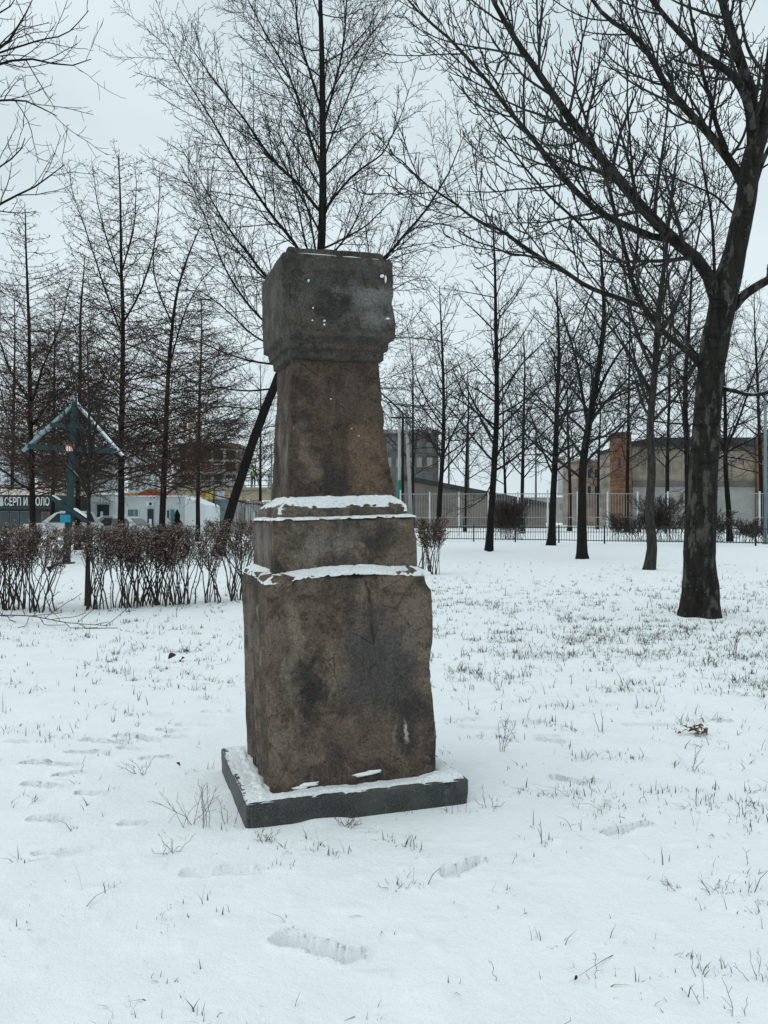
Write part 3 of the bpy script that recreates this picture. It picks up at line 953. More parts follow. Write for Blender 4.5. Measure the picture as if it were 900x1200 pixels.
def park_tree(label, d, trunk, r0, seed, limbs=(), k1=.5, tip=.0065, ratio=.32, dens=1.0, mats=('bark_dark', 'twig_dark'), start=.24, ang=40, group=park, name='park_tree', r1=.02):
    PARK.append(tree(name, label, group, d, trunk, r0, r1, limbs,
         dict(spacing=k1 * .55, start=start, ratio=ratio * 1.25, taper=.66, ang=(ang + 12, 13), K=9, wob=.07, up=.03, rr=.42, rtip=tip, lmin=.6, lmax=6.5),
         [dict(spacing=(.27 if d < 42 else .42) / dens, start=.12, ratio=.44, taper=.5, ang=(46, 12), K=6, wob=.06, up=.02, rr=.5, rtip=tip * 1.1, lmin=.3, lmax=1.9, sides=3),
          dict(spacing=(.22 if d < 42 else .34) / dens, start=.15, ratio=.42, taper=.4, ang=(46, 12), K=4, wob=.09, up=.04, rr=.7, rtip=tip * .95, lmin=.15, lmax=.8, sides=3)]
         + ([dict(spacing=.25 / dens, start=.2, ratio=.42, taper=.3, ang=(46, 12), K=3, wob=.1, up=.05, rr=.8, rtip=tip * .85, lmin=.10, lmax=.35, sides=3)] if d < 42 else []),
         mats, seed, 0, 14, 36, rk=.82))


park_tree('bare tree with a rough pale-flecked trunk just left of the large maple', gd(668),
          [(760, 671), (764, 640), (761, 600), (764, 550), (762, 500), (768, 430), (773, 360), (780, 300), (786, 240), (795, 170)], .165, 31,
          [([(766, 470), (740, 420), (715, 380), (690, 350)], .05, .01, 0, 1.5), ([(770, 400), (795, 350), (815, 290), (830, 200)], .05, .01, 0, -1), ([(768, 440), (745, 385), (735, 330), (730, 270)], .05, .01, 0, -1.2)],
          .45, .0055, .30, 1.0, ('bark_grey', 'twig_dark'), .33, 34)
park_tree('bare dark tree with a curved trunk splitting into a V at half height', gd(656),
          [(682, 659), (682, 610), (683, 550), (688, 510), (695, 470), (703, 420), (708, 370), (706, 320), (702, 265)], .20, 32,
          [([(690, 500), (682, 460), (675, 420), (660, 370), (640, 330)], .06, .01, 0, 1), ([(696, 470), (715, 430), (735, 400), (760, 370)], .06, .01, 0, -1),
           ([(691, 495), (712, 470), (735, 455), (760, 440), (790, 425)], .05, .008, 0, 1.2)], .5, .006, .32)
park_tree('slender bare tree leaning right against the low fence, left of the V-shaped tree', 40.0,
          [(646, 640), (648, 590), (651, 530), (653, 470), (655, 420), (654, 370), (652, 325)], .22, 33,
          [([(652, 500), (635, 480), (615, 465), (590, 455)], .05, .008, 0, 1), ([(653, 480), (672, 445), (690, 415), (700, 380)], .05, .01, 0, 1)], .6, .008, .36)
park_tree('bare dark tree leaning right beside the brushy shrub', gd(646),
          [(573, 649), (575, 610), (579, 550), (582, 490), (582, 430), (581, 370), (580, 310), (577, 250)], .19, 34,
          [([(580, 540), (595, 510), (615, 490), (635, 480)], .045, .008, 0, 1), ([(581, 505), (560, 480), (545, 450), (535, 420)], .05, .008, 0, -1), ([(577, 565), (565, 585), (545, 595), (520, 600)], .03, .006, 0, -1)], .55, .007, .30)
park_tree('thinnest bare tree of the right-hand row, nearest to the monument', 48.0,
          [(514, 632), (515, 590), (519, 530), (520, 480), (519, 430), (517, 380), (515, 335)], .20, 35,
          [([(519, 535), (535, 500), (555, 470), (580, 440)], .06, .01, 0, 1), ([(519, 500), (500, 470), (485, 430), (478, 390)], .05, .01, 0, 1), ([(518, 540), (500, 510), (480, 500), (465, 470)], .04, .01, 0, 1)], .7, .009, .34)
park_tree('bare tree with a fan of low branches beyond the fence at the right edge', 46.0,
          [(855, 636), (854, 600), (851, 560), (850, 530), (850, 480), (848, 420), (850, 360)], .20, 36,
          [([(850, 532), (830, 545), (812, 565), (800, 580)], .08, .012, 0, -2), ([(850, 530), (880, 515), (905, 500), (930, 470)], .07, .012, 0, -1), ([(850, 528), (830, 490), (815, 440), (805, 400)], .08, .01, 0, 1),
           ([(850, 528), (870, 480), (885, 430), (900, 390)], .08, .01, 0, 1), ([(850, 535), (880, 540), (905, 550), (930, 560)], .05, .01, 0, -2), ([(850, 530), (835, 520), (815, 515), (790, 510)], .05, .01, 0, 2)], .6, .009, .40, 1.0, start=.3)
park_tree('bare tree half hidden behind the trunk of the large maple', 38.0,
          [(806, 640), (806, 580), (805, 520), (803, 460), (806, 400), (810, 340), (812, 270)], .19, 37, (), .55, .0075, .34)
park_tree('distant bare tree between the two right-hand trunks nearest the brick tower', 70.0,
          [(735, 622), (735, 580), (736, 520), (737, 460), (738, 400), (737, 350)], .22, 38, (), .9, .0085, .38)
park_tree('distant bare tree standing behind the V-shaped tree', 75.0,
          [(668, 620), (668, 570), (666, 520), (665, 470), (664, 420)], .22, 39, (), 1.0, .009, .38)
park_tree('distant bare tree close to the grey poles beside the monument', 70.0,
          [(545, 622), (546, 580), (547, 530), (549, 480), (548, 430)], .20, 40, (), 1.0, .009, .38)
park_tree('distant bare tree in the far right corner behind the fan-branched one', 62.0,
          [(893, 624), (892, 570), (890, 510), (888, 450), (885, 390), (884, 340)], .22, 41, (), .8, .0085, .38)
park_tree('distant bare tree just behind the trunk of the maple, left of the fan-branched one', 66.0,
          [(782, 623), (782, 570), (783, 510), (785, 450), (786, 390), (788, 340)], .22, 42, (), .8, .0085, .38)
park_tree('distant bare tree seen directly behind the brushy shrub', 66.0,
          [(612, 623), (612, 580), (613, 530), (614, 480), (615, 430), (613, 385)], .22, 43, (), .9, .0085, .38)


# --- far row of trees: copies of two grown ones, turned and resized
def copy_tree(src, x, d, sc, rz, label, group):
    r = src.copy(); COL.objects.link(r); X = (x - 450) / F * d
    r.location = (X, d, gz1(X, d) - .03); r.rotation_euler = (0, 0, rz); r.scale = (sc, sc, sc * 1.05)
    r['label'] = label; r['group'] = group
    for ch in src.children:
        c = ch.copy(); COL.objects.link(c); c.parent = r
    return r


# --- larches on the left: level boughs with hanging twiglets and cones
def larch(label, d, trunk, r0, seed, limbs=(), tip=.006, ratio=.24, dens=1.0, start=.19, ang=68, group='bare larches on the left', lmax=5.0):
    def cones(rng, prev, T):
        P = np.concatenate([p[0].reshape(-1, 3) for p in prev])
        C = P[rng.rand(len(P)) < .13] + rng.randn(int(0), 3).sum() * 0
        return leaf_quads(rng, C, .055 * (d / 27) ** .5, .9)
    tree('larch_tree', label, group, d, trunk, r0, .015, limbs,
         dict(spacing=.10, start=start, ratio=ratio * 1.65, taper=.88, ang=(ang, 9), K=10, wob=.05, up=lambda s: -.045 + .14 * s, rr=.30, rtip=tip * 1.3, lmin=.35, lmax=lmax),
         [dict(spacing=.17 / dens, start=.12, ratio=.34, taper=.5, ang=(52, 12), K=6, wob=.08, up=-.015, rr=.5, rtip=tip * 1.05, lmin=.22, lmax=1.1, flat=.6),
          dict(spacing=.13 / dens, start=.1, ratio=.36, taper=.3, ang=(58, 14), K=3, wob=.12, up=-.07, rr=.75, rtip=tip * .85, lmin=.10, lmax=.30)],
         ('bark_brown', 'twig_brown'), seed, 0, 14, 40, extra=cones, rk=.70)


larch('tall bare larch with the highest top on the left, right of the wooden cross', 32.0,
      [(141, 656), (142, 600), (142, 540), (143, 460), (144, 380), (142, 320), (141, 260), (140, 215), (138, 180)], .20, 51,
      [([(143, 395), (120, 330), (100, 270), (85, 225), (82, 195)], .042, .008, 0, 1), ([(143, 380), (165, 340), (180, 290), (186, 235), (187, 190)], .042, .008, 0, -1), ([(142, 330), (125, 280), (112, 230), (107, 190)], .035, .008, 0, -1), ([(142, 320), (155, 270), (160, 220), (161, 190)], .035, .008, 0, 1)], .006, .23)
larch('bare larch whose trunk leans to the right, between the tall larch and the monument', 31.0,
      [(188, 660), (190, 610), (193, 540), (196, 460), (200, 400), (206, 350), (215, 315), (226, 285), (236, 262)], .19, 52,
      [([(198, 430), (215, 370), (235, 330), (262, 300)], .035, .008, 0, 1.5), ([(202, 380), (185, 340), (178, 300), (182, 265)], .035, .008, 0, -1)], .006, .27)
larch('bare larch with heavy upswept lower limbs near the left edge', 30.0,
      [(38, 664), (38, 600), (37, 540), (35, 480), (34, 400), (32, 340), (30, 290), (29, 245)], .17, 53,
      [([(37, 575), (22, 566), (10, 556), (-10, 540), (-30, 510)], .05, .012, 0, -1.2), ([(37, 545), (20, 520), (5, 480), (-5, 440)], .045, .01, 0, 1), ([(36, 500), (60, 470), (85, 450), (110, 420)], .045, .01, 0, 1),
       ([(35, 470), (15, 440), (0, 400), (-15, 350)], .045, .01, 0, -1), ([(35, 480), (50, 430), (70, 380), (80, 330)], .045, .01, 0, -1)], .0058, .28)
larch('bare larch with a dark trunk directly behind the wooden cross', 35.0,
      [(91, 654), (91, 600), (92, 540), (93, 480), (94, 420), (94, 370), (97, 330), (99, 300)], .19, 54, (), .006, .27)
larch('farther bare larch between the left edge and the cross', 48.0,
      [(62, 636), (62, 580), (63, 520), (63, 460), (64, 400), (64, 350)], .19, 55, (), .009, .30)
larch('farther bare larch filling the space left of the leaning linden trunk', 46.0,
      [(232, 634), (232, 580), (233, 520), (234, 460), (236, 400), (236, 350)], .19, 56, (), .009, .30)

rr0 = random.Random(5)
far_row = [PARK[7], PARK[8], PARK[9], PARK[10], PARK[11], PARK[12]]
for k, (x, dd) in enumerate(((484, 90), (592, 95), (700, 84), (826, 82), (915, 90))):
    copy_tree(far_row[k % 6], x, dd, rr0.uniform(.85, 1.15), rr0.uniform(0, 6.28), 'distant bare tree of the far row beyond the white fence', 'far row of bare trees beyond the white fence')
for k, (x, dd) in enumerate(((14, 62), (305, 66))):
    copy_tree(far_row[(k * 5) % 6], x, dd, rr0.uniform(.70, .9), rr0.uniform(0, 6.28), 'slim bare tree in the background behind the larches on the left', 'slim background trees behind the larches')

# --- young tree standing in the hedge
park_tree('young bare tree with snow in its fork standing inside the hedge by the cross', gd(709),
          [(103, 712), (103, 660), (104, 600), (104, 560), (105, 520), (104, 480), (103, 440), (102, 395)], .050, 61,
          [([(104, 582), (92, 560), (78, 545), (60, 520), (50, 490)], .024, .005, 0, .5), ([(104, 578), (120, 566), (135, 556), (150, 535)], .022, .005, 0, -.4), ([(104, 562), (90, 540), (80, 510), (72, 470)], .025, .005, 0, -.5),
           ([(105, 552), (125, 535), (145, 525), (165, 505)], .022, .005, 0, .5), ([(104, 540), (112, 500), (122, 460), (135, 420)], .025, .005, 0, .3), ([(104, 545), (93, 500), (88, 460), (84, 415)], .022, .005, 0, .3)],
          .3, .0040, .35, 1.3, ('bark_grey', 'twig_dark'), .38, 35, None, 'young_tree', .008)

# --- tree just outside the frame on the left: only its branch ends reach in
tree('ash_tree', 'bare branch tips of a tree reaching in at the upper left edge of the picture', None, 9.5,
     [(-330, 760), (-325, 600), (-315, 450), (-300, 330), (-290, 200), (-280, 60), (-275, -80), (-270, -200)], .20, .04,
     [([(-292, 230), (-150, 150), (-60, 90), (0, 57), (22, 30), (38, -2)], .05, .005, 0, .4), ([(-150, 150), (-60, 85), (0, 60), (45, 47), (75, 40), (103, 13)], .02, .004, 0, -.5),
      ([(-295, 260), (-150, 160), (-50, 95), (0, 74), (35, 68), (76, 77), (106, 69)], .04, .005, 0, .5), ([(-298, 300), (-150, 180), (-40, 125), (0, 118), (30, 118), (66, 136)], .035, .005, 0, -.6),
      ([(-300, 380), (-150, 330), (-50, 268), (0, 238), (38, 219), (72, 193)], .04, .005, 0, .2), ([(-300, 350), (-150, 290), (-50, 225), (0, 195), (20, 180), (26, 165)], .03, .005, 0, .6),
      ([(-290, 180), (-150, 60), (-60, 20), (0, 8), (15, -10)], .04, .005, 0, .8), ([(-285, 120), (-150, -40), (-50, -60), (10, -90)], .04, .006, 0, .8)],
     dict(spacing=.8, start=.45, ratio=.25, taper=.4, ang=(50, 10), K=10, wob=.06, up=.03, rr=.35, rtip=.006, lmin=.6, lmax=2.2),
     [dict(spacing=.17, start=.25, ratio=.22, taper=.3, ang=(48, 12), K=6, wob=.11, up=.03, rr=.55, rtip=.0032, lmin=.14, lmax=.7, sides=4),
      dict(spacing=.10, start=.2, ratio=.38, taper=.3, ang=(52, 14), K=4, wob=.12, up=.06, rr=.75, rtip=.0026, lmin=.05, lmax=.22)],
     ('bark_dark', 'twig_dark'), 71, 0, 14, 40)


# ------------------------------------------------------------------ shrubs of the hedge
def shrub(label, bx, by, w, h, seed, name='hedge_shrub', group='shrubs of the clipped hedge', nst=15, leaf=1500, lo=.60, lsz=.036, mats=('stem', 'dry_leaf'), tip=.0045, fan=.5, d=None, spread=.14, clip=True):
    rng = np.random.RandomState(seed)
    if d is None: d = gd(by)
    x, y = (bx - 450) / F * d, d
    z = gz1(x, y)
    root = thing(name, label, 'shrub', (x, y, z), 0, group)
    P0 = np.stack([rng.randn(nst) * spread, rng.randn(nst) * spread * .8, np.full(nst, -.03)], -1)
    tx = rng.uniform(-1, 1, nst) * w * .5; ty = rng.uniform(-1, 1, nst) * fan * .5
    pts = []
    K = 9
    for i in range(K + 1):
        s = i / K
        q = P0 + np.stack([(tx - P0[:, 0]) * (s ** 1.25), (ty - P0[:, 1]) * s ** 1.25, np.full(nst, h) * s * rng.uniform(.985, 1.0, nst)], -1)
        pts.append(q + rng.randn(nst, 3) * .010 * (i > 0))
    P = np.stack(pts, 1); q = np.linspace(0, 1, K + 1)[None]
    Q = (rng.uniform(.008, .015, nst)[:, None]) * (1 - .65 * q)
    b1 = grow(rng, P, Q, spacing=.11 if clip else .13, start=.46 if clip else .22, ratio=.38, taper=.55, ang=(34, 10), K=5, wob=.09, up=.08, rr=.55, rtip=tip, lmin=.10, lmax=.55)
    b2 = grow(rng, *b1, spacing=.08, start=.15, ratio=.5, taper=.3, ang=(45, 14), K=3, wob=.12, up=.04, rr=.8, rtip=tip * .85, lmin=.05, lmax=.2)
    for b in ((b1, b2) if clip else ()): b[0][:, :, 2] = np.minimum(b[0][:, :, 2], h * (1.0 + .02 * rng.randn(*b[0].shape[:2])))
    V, Fq = tube_mesh([(P, Q, 5), (*b1, 3), (*b2, 3)])
    mesh_np('stem', V, [Fq], M[mats[0]], root)
    C = np.concatenate([b1[0].reshape(-1, 3), b2[0].reshape(-1, 3)])
    pz = sstep(lo * h, (lo + .12) * h, C[:, 2] + rng.randn(len(C)) * .04)
    C = C[rng.rand(len(C)) < pz + .02]
    if leaf and len(C):
        C = C[rng.randint(0, len(C), leaf)] + rng.randn(leaf, 3) * .03
        V, Fq = leaf_quads(rng, C, lsz, .7)
        mesh_np('foliage', V, [Fq], M[mats[1]], root, smooth=False)
    return root


hedge = [('leafy hedge shrub cut off by the left edge of the picture', 2, 714, 1.0, 1.36), ('hedge shrub just left of the cross post with open stems below', 46, 716, .80, 1.34),
         ('hedge shrub just right of the cross post round the foot of the young tree', 112, 712, .72, 1.34), ('narrow hedge shrub between the young tree and the wide hedge shrubs', 142, 710, .62, 1.33),
         ('widest bushy hedge shrub with a dense dark foot in the middle of the hedge', 178, 707, .85, 1.34), ('hedge shrub at the end before the gap in the hedge', 214, 706, .75, 1.33),
         ('low loose hedge shrub between the left edge and the cross post', 24, 713, .7, 1.26), ('small hedge shrub filling in left of the widest hedge shrub', 160, 709, .6, 1.25),
         ('small hedge shrub filling in right of the widest hedge shrub', 197, 707, .6, 1.27), ('thin straggling hedge shrub standing in the gap before the monument', 247, 705, .45, 1.05),
         ('hedge shrub beyond the gap, touching the monument on its left', 278, 702, .78, 1.36)]
for i, (lab, bx, by, w, h) in enumerate(hedge):
    shrub(lab, bx, by, w * 1.42, h * (1.0, .97, 1.02, .95, 1.03, .98, 1.0, 1.02, .97, 1.0, 1.04)[i], 200 + i, nst=(17, 15, 16, 13, 24, 16, 12, 12, 12, 9, 20)[i], leaf=(2600, 2400, 2400, 2000, 3000, 2400, 1500, 1500, 1500, 500, 2600)[i], lsz=.034)
shrub('round brown-leaved shrub showing behind the right side of the monument', 503, 673, .80, 1.40, 220, group=None, name='brown_shrub', lo=.12, nst=22, leaf=1900, lsz=.045, tip=.006)
wild = 'wild shrubs along the low fence'
shrub('tall brushy shrub of upright twigs behind the low fence', 596, 620, 2.2, 2.2, 221, 'wild_shrub', wild, 50, 0, tip=.010, fan=2, d=50, spread=.7, clip=False)
shrub('thin reddish scrub behind the low fence, between the two right-hand trunks', 778, 622, 4.4, 2.4, 222, 'wild_shrub', wild, 40, 120, .2, .07, tip=.009, fan=2, d=48, spread=.8, clip=False)
shrub('low dark bush behind the low fence just right of the maple', 838, 630, 2.4, 1.7, 223, 'wild_shrub', wild, 26, 500, .1, .08, tip=.011, fan=1.5, d=45, spread=.5, clip=False)
shrub('low dark bush behind the low fence at the right edge', 884, 632, 2.6, 1.2, 224, 'wild_shrub', wild, 30, 500, .1, .08, tip=.011, fan=1.5, d=44, spread=.6, clip=False)
shrub('low dark bush behind the low fence by the thin right-hand trunk', 735, 628, 2.6, 1.5, 225, 'wild_shrub', wild, 30, 400, .1, .08, tip=.011, fan=1.5, d=49, spread=.6, clip=False)


def branch_on_snow(label, pts, r, seed):
    rng = np.random.RandomState(seed)
    W = []
    for (x, y) in pts:
        d = gd(y); q = np.array([(x - 450) / F * d, d, 0]); q[2] = gz1(q[0], q[1]) + .02; W.append(q)
    P = spline(W, 16)[None]; P[0, :, 2] += np.abs(np.sin(np.linspace(0, 3.1, 16))) * .10
    Q = np.linspace(r, r * .4, 16)[None]
    b = grow(rng, P, Q, spacing=.12, start=.1, ratio=.3, taper=.3, ang=(45, 10), K=5, wob=.1, up=.01, rr=.6, rtip=.004, lmin=.12, lmax=.6)
    for q in (b,): q[0][:, :, 2] = np.maximum(q[0][:, :, 2], gz(q[0][:, :, 0].ravel(), q[0][:, :, 1].ravel()).reshape(q[0].shape[:2]) + .008)
    c0 = P[0, 0].copy(); V, Fq = tube_mesh([(P, Q, 6), (*b, 4)])
    o = mesh_np('fallen_branch', V - c0, [Fq], M['stem']); o.location = c0
    tag(o, label, 'branch')


branch_on_snow('long dead branch lying on the snow in front of the hedge at the left edge', [(-10, 722), (30, 728), (75, 735), (125, 733)], .011, 301)


# ------------------------------------------------------------------ wooden worship cross with a little roof
M['teal_paint'] = plain('teal_paint', (.011, .035, .038), .6, .35, 9)
M['roof_tin'] = plain('roof_tin', (.20, .29, .32), .6, .2, 9, .3)
M['blue_sign'] = plain('blue_sign', (.01, .21, .33), .5, .08, 9)
M['white_paint'] = plain('white_paint', (.72, .74, .74), .6, .06, 9)
M['icon_red'] = plain('icon_red', (.42, .13, .05), .5, .2, 30)
CD = gd(660)
cb = px(78, 660, CD)
czz = gz1(cb[0], CD)
cross = thing('wooden_cross', 'dark teal wooden cross with slanted foot bar and small gabled roof, behind the hedge', 'cross', (cb[0], CD, czz))


def cp(x, y, dy=0.):
    q = px(x, y, CD); return (q[0] - cb[0], dy, q[2] - czz)


MB().bar(cp(88, 472), cp(77.6, 668), .18, .17, (0, 1, 0)).build('post', M['teal_paint'], cross)
MB().bar(cp(34, 523, -.02), cp(138, 528.5, -.02), .2, .14).build('cross_bar', M['teal_paint'], cross)
MB().bar(cp(60, 498, -.015), cp(112, 500.5, -.015), .2, .12).build('title_bar', M['teal_paint'], cross)
MB().bar(cp(60, 582, -.02), cp(103, 611, -.02), .2, .13).build('foot_bar', M['teal_paint'], cross)
for a, b in (((89, 471), (27, 528.5)), ((87.5, 471), (143, 534))):
    left = b[0] < 100
    A, B = Vector(cp(*a)), Vector(cp(*b)); nrm = Vector((-(B - A).z, 0, (B - A).x)).normalized()
    if nrm.z < 0: nrm = -nrm
    rp = MB().bar(A, B, .15, .085 if left else .05, (0, 0, 1)).build('roof_board', M['roof_tin'], cross)
    if not left:
        m = MB(); m.bar(A + nrm * .043 + (B - A) * .02, B + nrm * .043, .145, .034); m.build('snow_strip', M['snow'], rp)
A, B = Vector(cp(86, 598.5)), Vector(cp(102.5, 609.5)); nn = Vector((-(B - A).z, 0, (B - A).x)).normalized()
MB().bar(A + nn * .085, B + nn * .085, .19, .045).build('snow_strip', M['snow'], cross)
A, B = Vector(cp(61, 583)), Vector(cp(69, 588.5))
MB().bar(A + nn * .08, B + nn * .08, .19, .03).build('snow_strip', M['snow'], cross)
q = cp(84.2, 525.5, -.16)
ic = MB().box(q[0] - .14, q[0] + .14, q[1] - .02, q[1] + .01, q[2] - .11, q[2] + .11).build('icon', M['icon_red'], cross)
m = MB()
for dx in (-.08, .0, .08): m.box(q[0] + dx - .022, q[0] + dx + .022, q[1] - .028, q[1] - .019, q[2] - .09, q[2] + .05)
m.build('icon_figure', M['white_paint'], ic)
q = cp(79, 607.5, -.15)
pl = MB().box(q[0] - .16, q[0] + .16, q[1] - .03, q[1] + .01, q[2] - .12, q[2] + .12).build('plaque', M['blue_sign'], cross)
MB().box(cp(78, 660)[0] - .2, cp(78, 660)[0] + .2, -.2, .2, -.08, .05).build('footing', M['granite'], cross)


# ------------------------------------------------------------------ fences
M['iron'] = plain('iron', (.016, .018, .019), .6, .2, 9)
M['fence_white'] = plain('fence_white', (.55, .58, .59), .6, .12, 3)
M['mesh_grey'] = plain('mesh_grey', (.26, .275, .28), .6, .15, 3)


def along(a, b, pitch):
    a, b = np.array(a, float), np.array(b, float); L = np.linalg.norm(b - a); n = max(1, int(round(L / pitch)))
    return a, (b - a) / n, n


fa, fstep, fn = along((-1.5, 48.9), (25.0, 36.6), 2.45)
fr = thing('iron_fence', 'low black iron railing along the far edge of the snowy lawn', 'fence', (fa[0], fa[1], gz1(*fa)))
for i in range(fn + 1):
    p = fstep * i; w = fa + p; z = gz1(*w) - gz1(*fa)
    MB().box(p[0] - .035, p[0] + .035, p[1] - .035, p[1] + .035, z - .1, z + .96).build('post', M['iron'], fr)
    if i < fn:
        m = MB(); p2 = fstep * (i + 1); z2 = gz1(*(fa + p2)) - gz1(*fa)
        for hh in (.16, .84): m.bar((p[0], p[1], z + hh), (p2[0], p2[1], z2 + hh), .035, .04)
        for k in range(1, 17):
            s = k / 17; c = p + fstep * s; zz = z + (z2 - z) * s
            m.box(c[0] - .011, c[0] + .011, c[1] - .011, c[1] + .011, zz + .10, zz + .88)
        m.build('bar_panel', M['iron'], fr)

wa, wstep, wn_ = along((1.2, 58.5), (33.0, 56.5), 2.13)
wf = thing('mesh_fence', 'tall white metal fence of wire panels behind the low iron railing', 'fence', (wa[0], wa[1], 0))
for i in range(wn_ + 1):
    p = wstep * i
    MB().box(p[0] - .05, p[0] + .05, p[1] - .05, p[1] + .05, -.1, 3.2 if i % 5 else 3.35).build('post', M['fence_white'], wf)
    if i < wn_:
        m = MB(); p2 = wstep * (i + 1)
        for hh, th in ((3.05, .06), (1.35, .06), (.72, .05), (.30, .05)): m.bar((p[0], p[1], hh), (p2[0], p2[1], hh), .04, th)
        for k in range(1, 11):
            s = k / 11; c = p + wstep * s
            m.box(c[0] - .012, c[0] + .012, c[1] - .012, c[1] + .012, .2, 3.05)
        m.build('wire_panel', M['mesh_grey'], wf)


# ------------------------------------------------------------------ buildings
def brick_mat(name, c, mortar, sc=1.0, bw=.5, rh=.25, var=.3):
    t = NT(name, .9, .15)
    b = t.n.new('ShaderNodeTexBrick'); b.inputs['Scale'].default_value = sc
    b.inputs['Brick Width'].default_value = bw; b.inputs['Row Height'].default_value = rh; b.inputs['Mortar Size'].default_value = .025
    b.inputs['Color1'].default_value = (*[x * (1 - var) for x in c], 1); b.inputs['Color2'].default_value = (*[x * (1 + var) for x in c], 1)
    b.inputs['Mortar'].default_value = (*mortar, 1)
    t.l.new(t.scaled((1, 1, 1), rot=(R(90), 0, 0)), b.inputs['Vector'])
    a = t.noise(.5, 5, .65)
    return t.done(t.mix(.75, b.outputs['Color'], t.ramp(a, [(.36, .5), (.5, .9), (.62, 1.25)]), 'MULTIPLY'))


M['brick_red'] = brick_mat('brick_red', (.19, .085, .045), (.16, .12, .10), 1, .5, .22)
M['brick_pale'] = brick_mat('brick_pale', (.27, .235, .18), (.22, .20, .17), 1, 1.2, .6, .2)
M['brick_pink'] = brick_mat('brick_pink', (.27, .19, .155), (.25, .2, .18), 1, 1.2, .6)
M['wall_grey'] = plain('wall_grey', (.30, .30, .28), .8, .2, .8)
M['wall_dark'] = plain('wall_dark', (.125, .118, .112), .85, .35, .5)
M['wall_white'] = plain('wall_white', (.50, .54, .55), .75, .08, .6)
M['wall_bright'] = plain('wall_bright', (.66, .70, .71), .7, .06, .6)
M['panel_far'] = plain('panel_far', (.36, .38, .38), .85, .14, .1)  # far panels, both tones: kept pale, haze of distance is in the colour
M['panel_far_white'] = plain('panel_far_white', (.50, .53, .54), .85, .1, .1)
M['roof_dark'] = plain('roof_dark', (.040, .040, .040), .8, .3, 1)
M['glass_dark'] = plain('glass_dark', (.030, .040, .044), .25, .3, .3, .5)
M['glass_far'] = plain('glass_far', (.15, .165, .17), .35, .3, .05, .4)  # dark glass greyed: distance haze painted into its colour
M['concrete'] = plain('concrete', (.30, .27, .22), .85, .3, .6)
M['rust'] = plain('rust', (.15, .085, .055), .85, .35, .3)
M['orange'] = plain('orange', (.42, .19, .07), .6, .15, 1)
M['crane_paint'] = plain('crane_paint', (.36, .20, .11), .6, .2, 1)
M['red_roof'] = plain('red_roof', (.26, .065, .035), .7, .2, 1)
M['gate_grey'] = plain('gate_grey', (.17, .21, .225), .6, .15, .6)
t = NT('weathered_planks', .85, .15)
M['planks'] = t.done(t.ramp(t.noise(1.5, 4, .6, t.scaled((5, 5, .25))), [(.35, (.10, .095, .085)), (.5, (.27, .265, .25)), (.68, (.52, .52, .49))]))
M['rail_grey'] = plain('rail_grey', (.16, .19, .21), .6, .2, 2)
M['beige'] = plain('beige', (.42, .35, .25), .75, .15, 1)
M['kiosk_dark'] = plain('kiosk_dark', (.022, .034, .036), .5, .2, 1)
M['yellow'] = plain('yellow', (.58, .52, .08), .5, .1, 2)
M['pale_blue'] = plain('pale_blue', (.40, .50, .56), .5, .1, 2)
M['shed_wall'] = plain('shed_wall', (.17, .145, .125), .85, .3, .5)
M['fascia_roof'] = plain('fascia_roof', (.52, .45, .40), .7, .15, 1)
M['teal_glass'] = plain('teal_glass', (.06, .14, .155), .3, .2, 1, .5)


def zof(y, d): return H + (HY - y) / F * d
def xof(x, d): return (x - 450) / F * d


def linked(o, name, parent, loc):
    c = o.copy(); c.name = name; COL.objects.link(c); c.parent = parent; c.location = loc; return c


def apartment(label, x0, x1, ytop, d, cols, rows, wm, depth=16, band=True, wsz=(.56, .5)):
    X0, X1, Z1 = xof(x0, d), xof(x1, d), zof(ytop, d)
    t = thing('apartment_block', label, 'building', ((X0 + X1) / 2, d, 0), 0, 'far apartment blocks')
    w = X1 - X0
    wall = MB().box(-w / 2, w / 2, 0, depth, -1, Z1).build('wall', wm, t)
    MB().box(-w / 2 - .3, w / 2 + .3, -.3, depth + .3, Z1 + .01, Z1 + 1.0).build('roof', M['roof_dark'], t)
    st = Z1 / (rows + .6); cw = w / cols
    first = None
    for r in range(rows):
        for c in range(cols):
            loc = (-w / 2 + cw * (c + .5), 0, st * (r + .85))
            if first is None:
                first = MB().box(-cw * wsz[0] / 2, cw * wsz[0] / 2, -.06, .3, -st * wsz[1] / 2, st * wsz[1] / 2).build('window', M['glass_far'], t); first.location = loc
            else: linked(first, 'window', t, loc)
        if band and r % 1 == 0:
            MB().box(-w * .42, -w * .12, -1.2, -.08, st * (r + .42), st * (r + .80)).build('balcony', M['panel_far_white'], t)
            MB().box(w * .10, w * .40, -1.2, -.08, st * (r + .42), st * (r + .80)).build('balcony', M['panel_far_white'], t)
    return t


apartment('far pale apartment block at the left edge behind the shop sign', -40, 24, 503, 480, 6, 16, M['panel_far_white'], band=False)
apartment('far grey apartment block with balconies seen just left of the cross post', 44, 88, 514, 470, 5, 15, M['panel_far'])
apartment('far grey apartment block with balconies seen just right of the cross post', 91, 133, 528, 500, 5, 13, M['panel_far'])
apartment('far whitish apartment block seen right of the tall larch trunk', 150, 186, 530, 520, 5, 13, M['panel_far_white'], band=False)

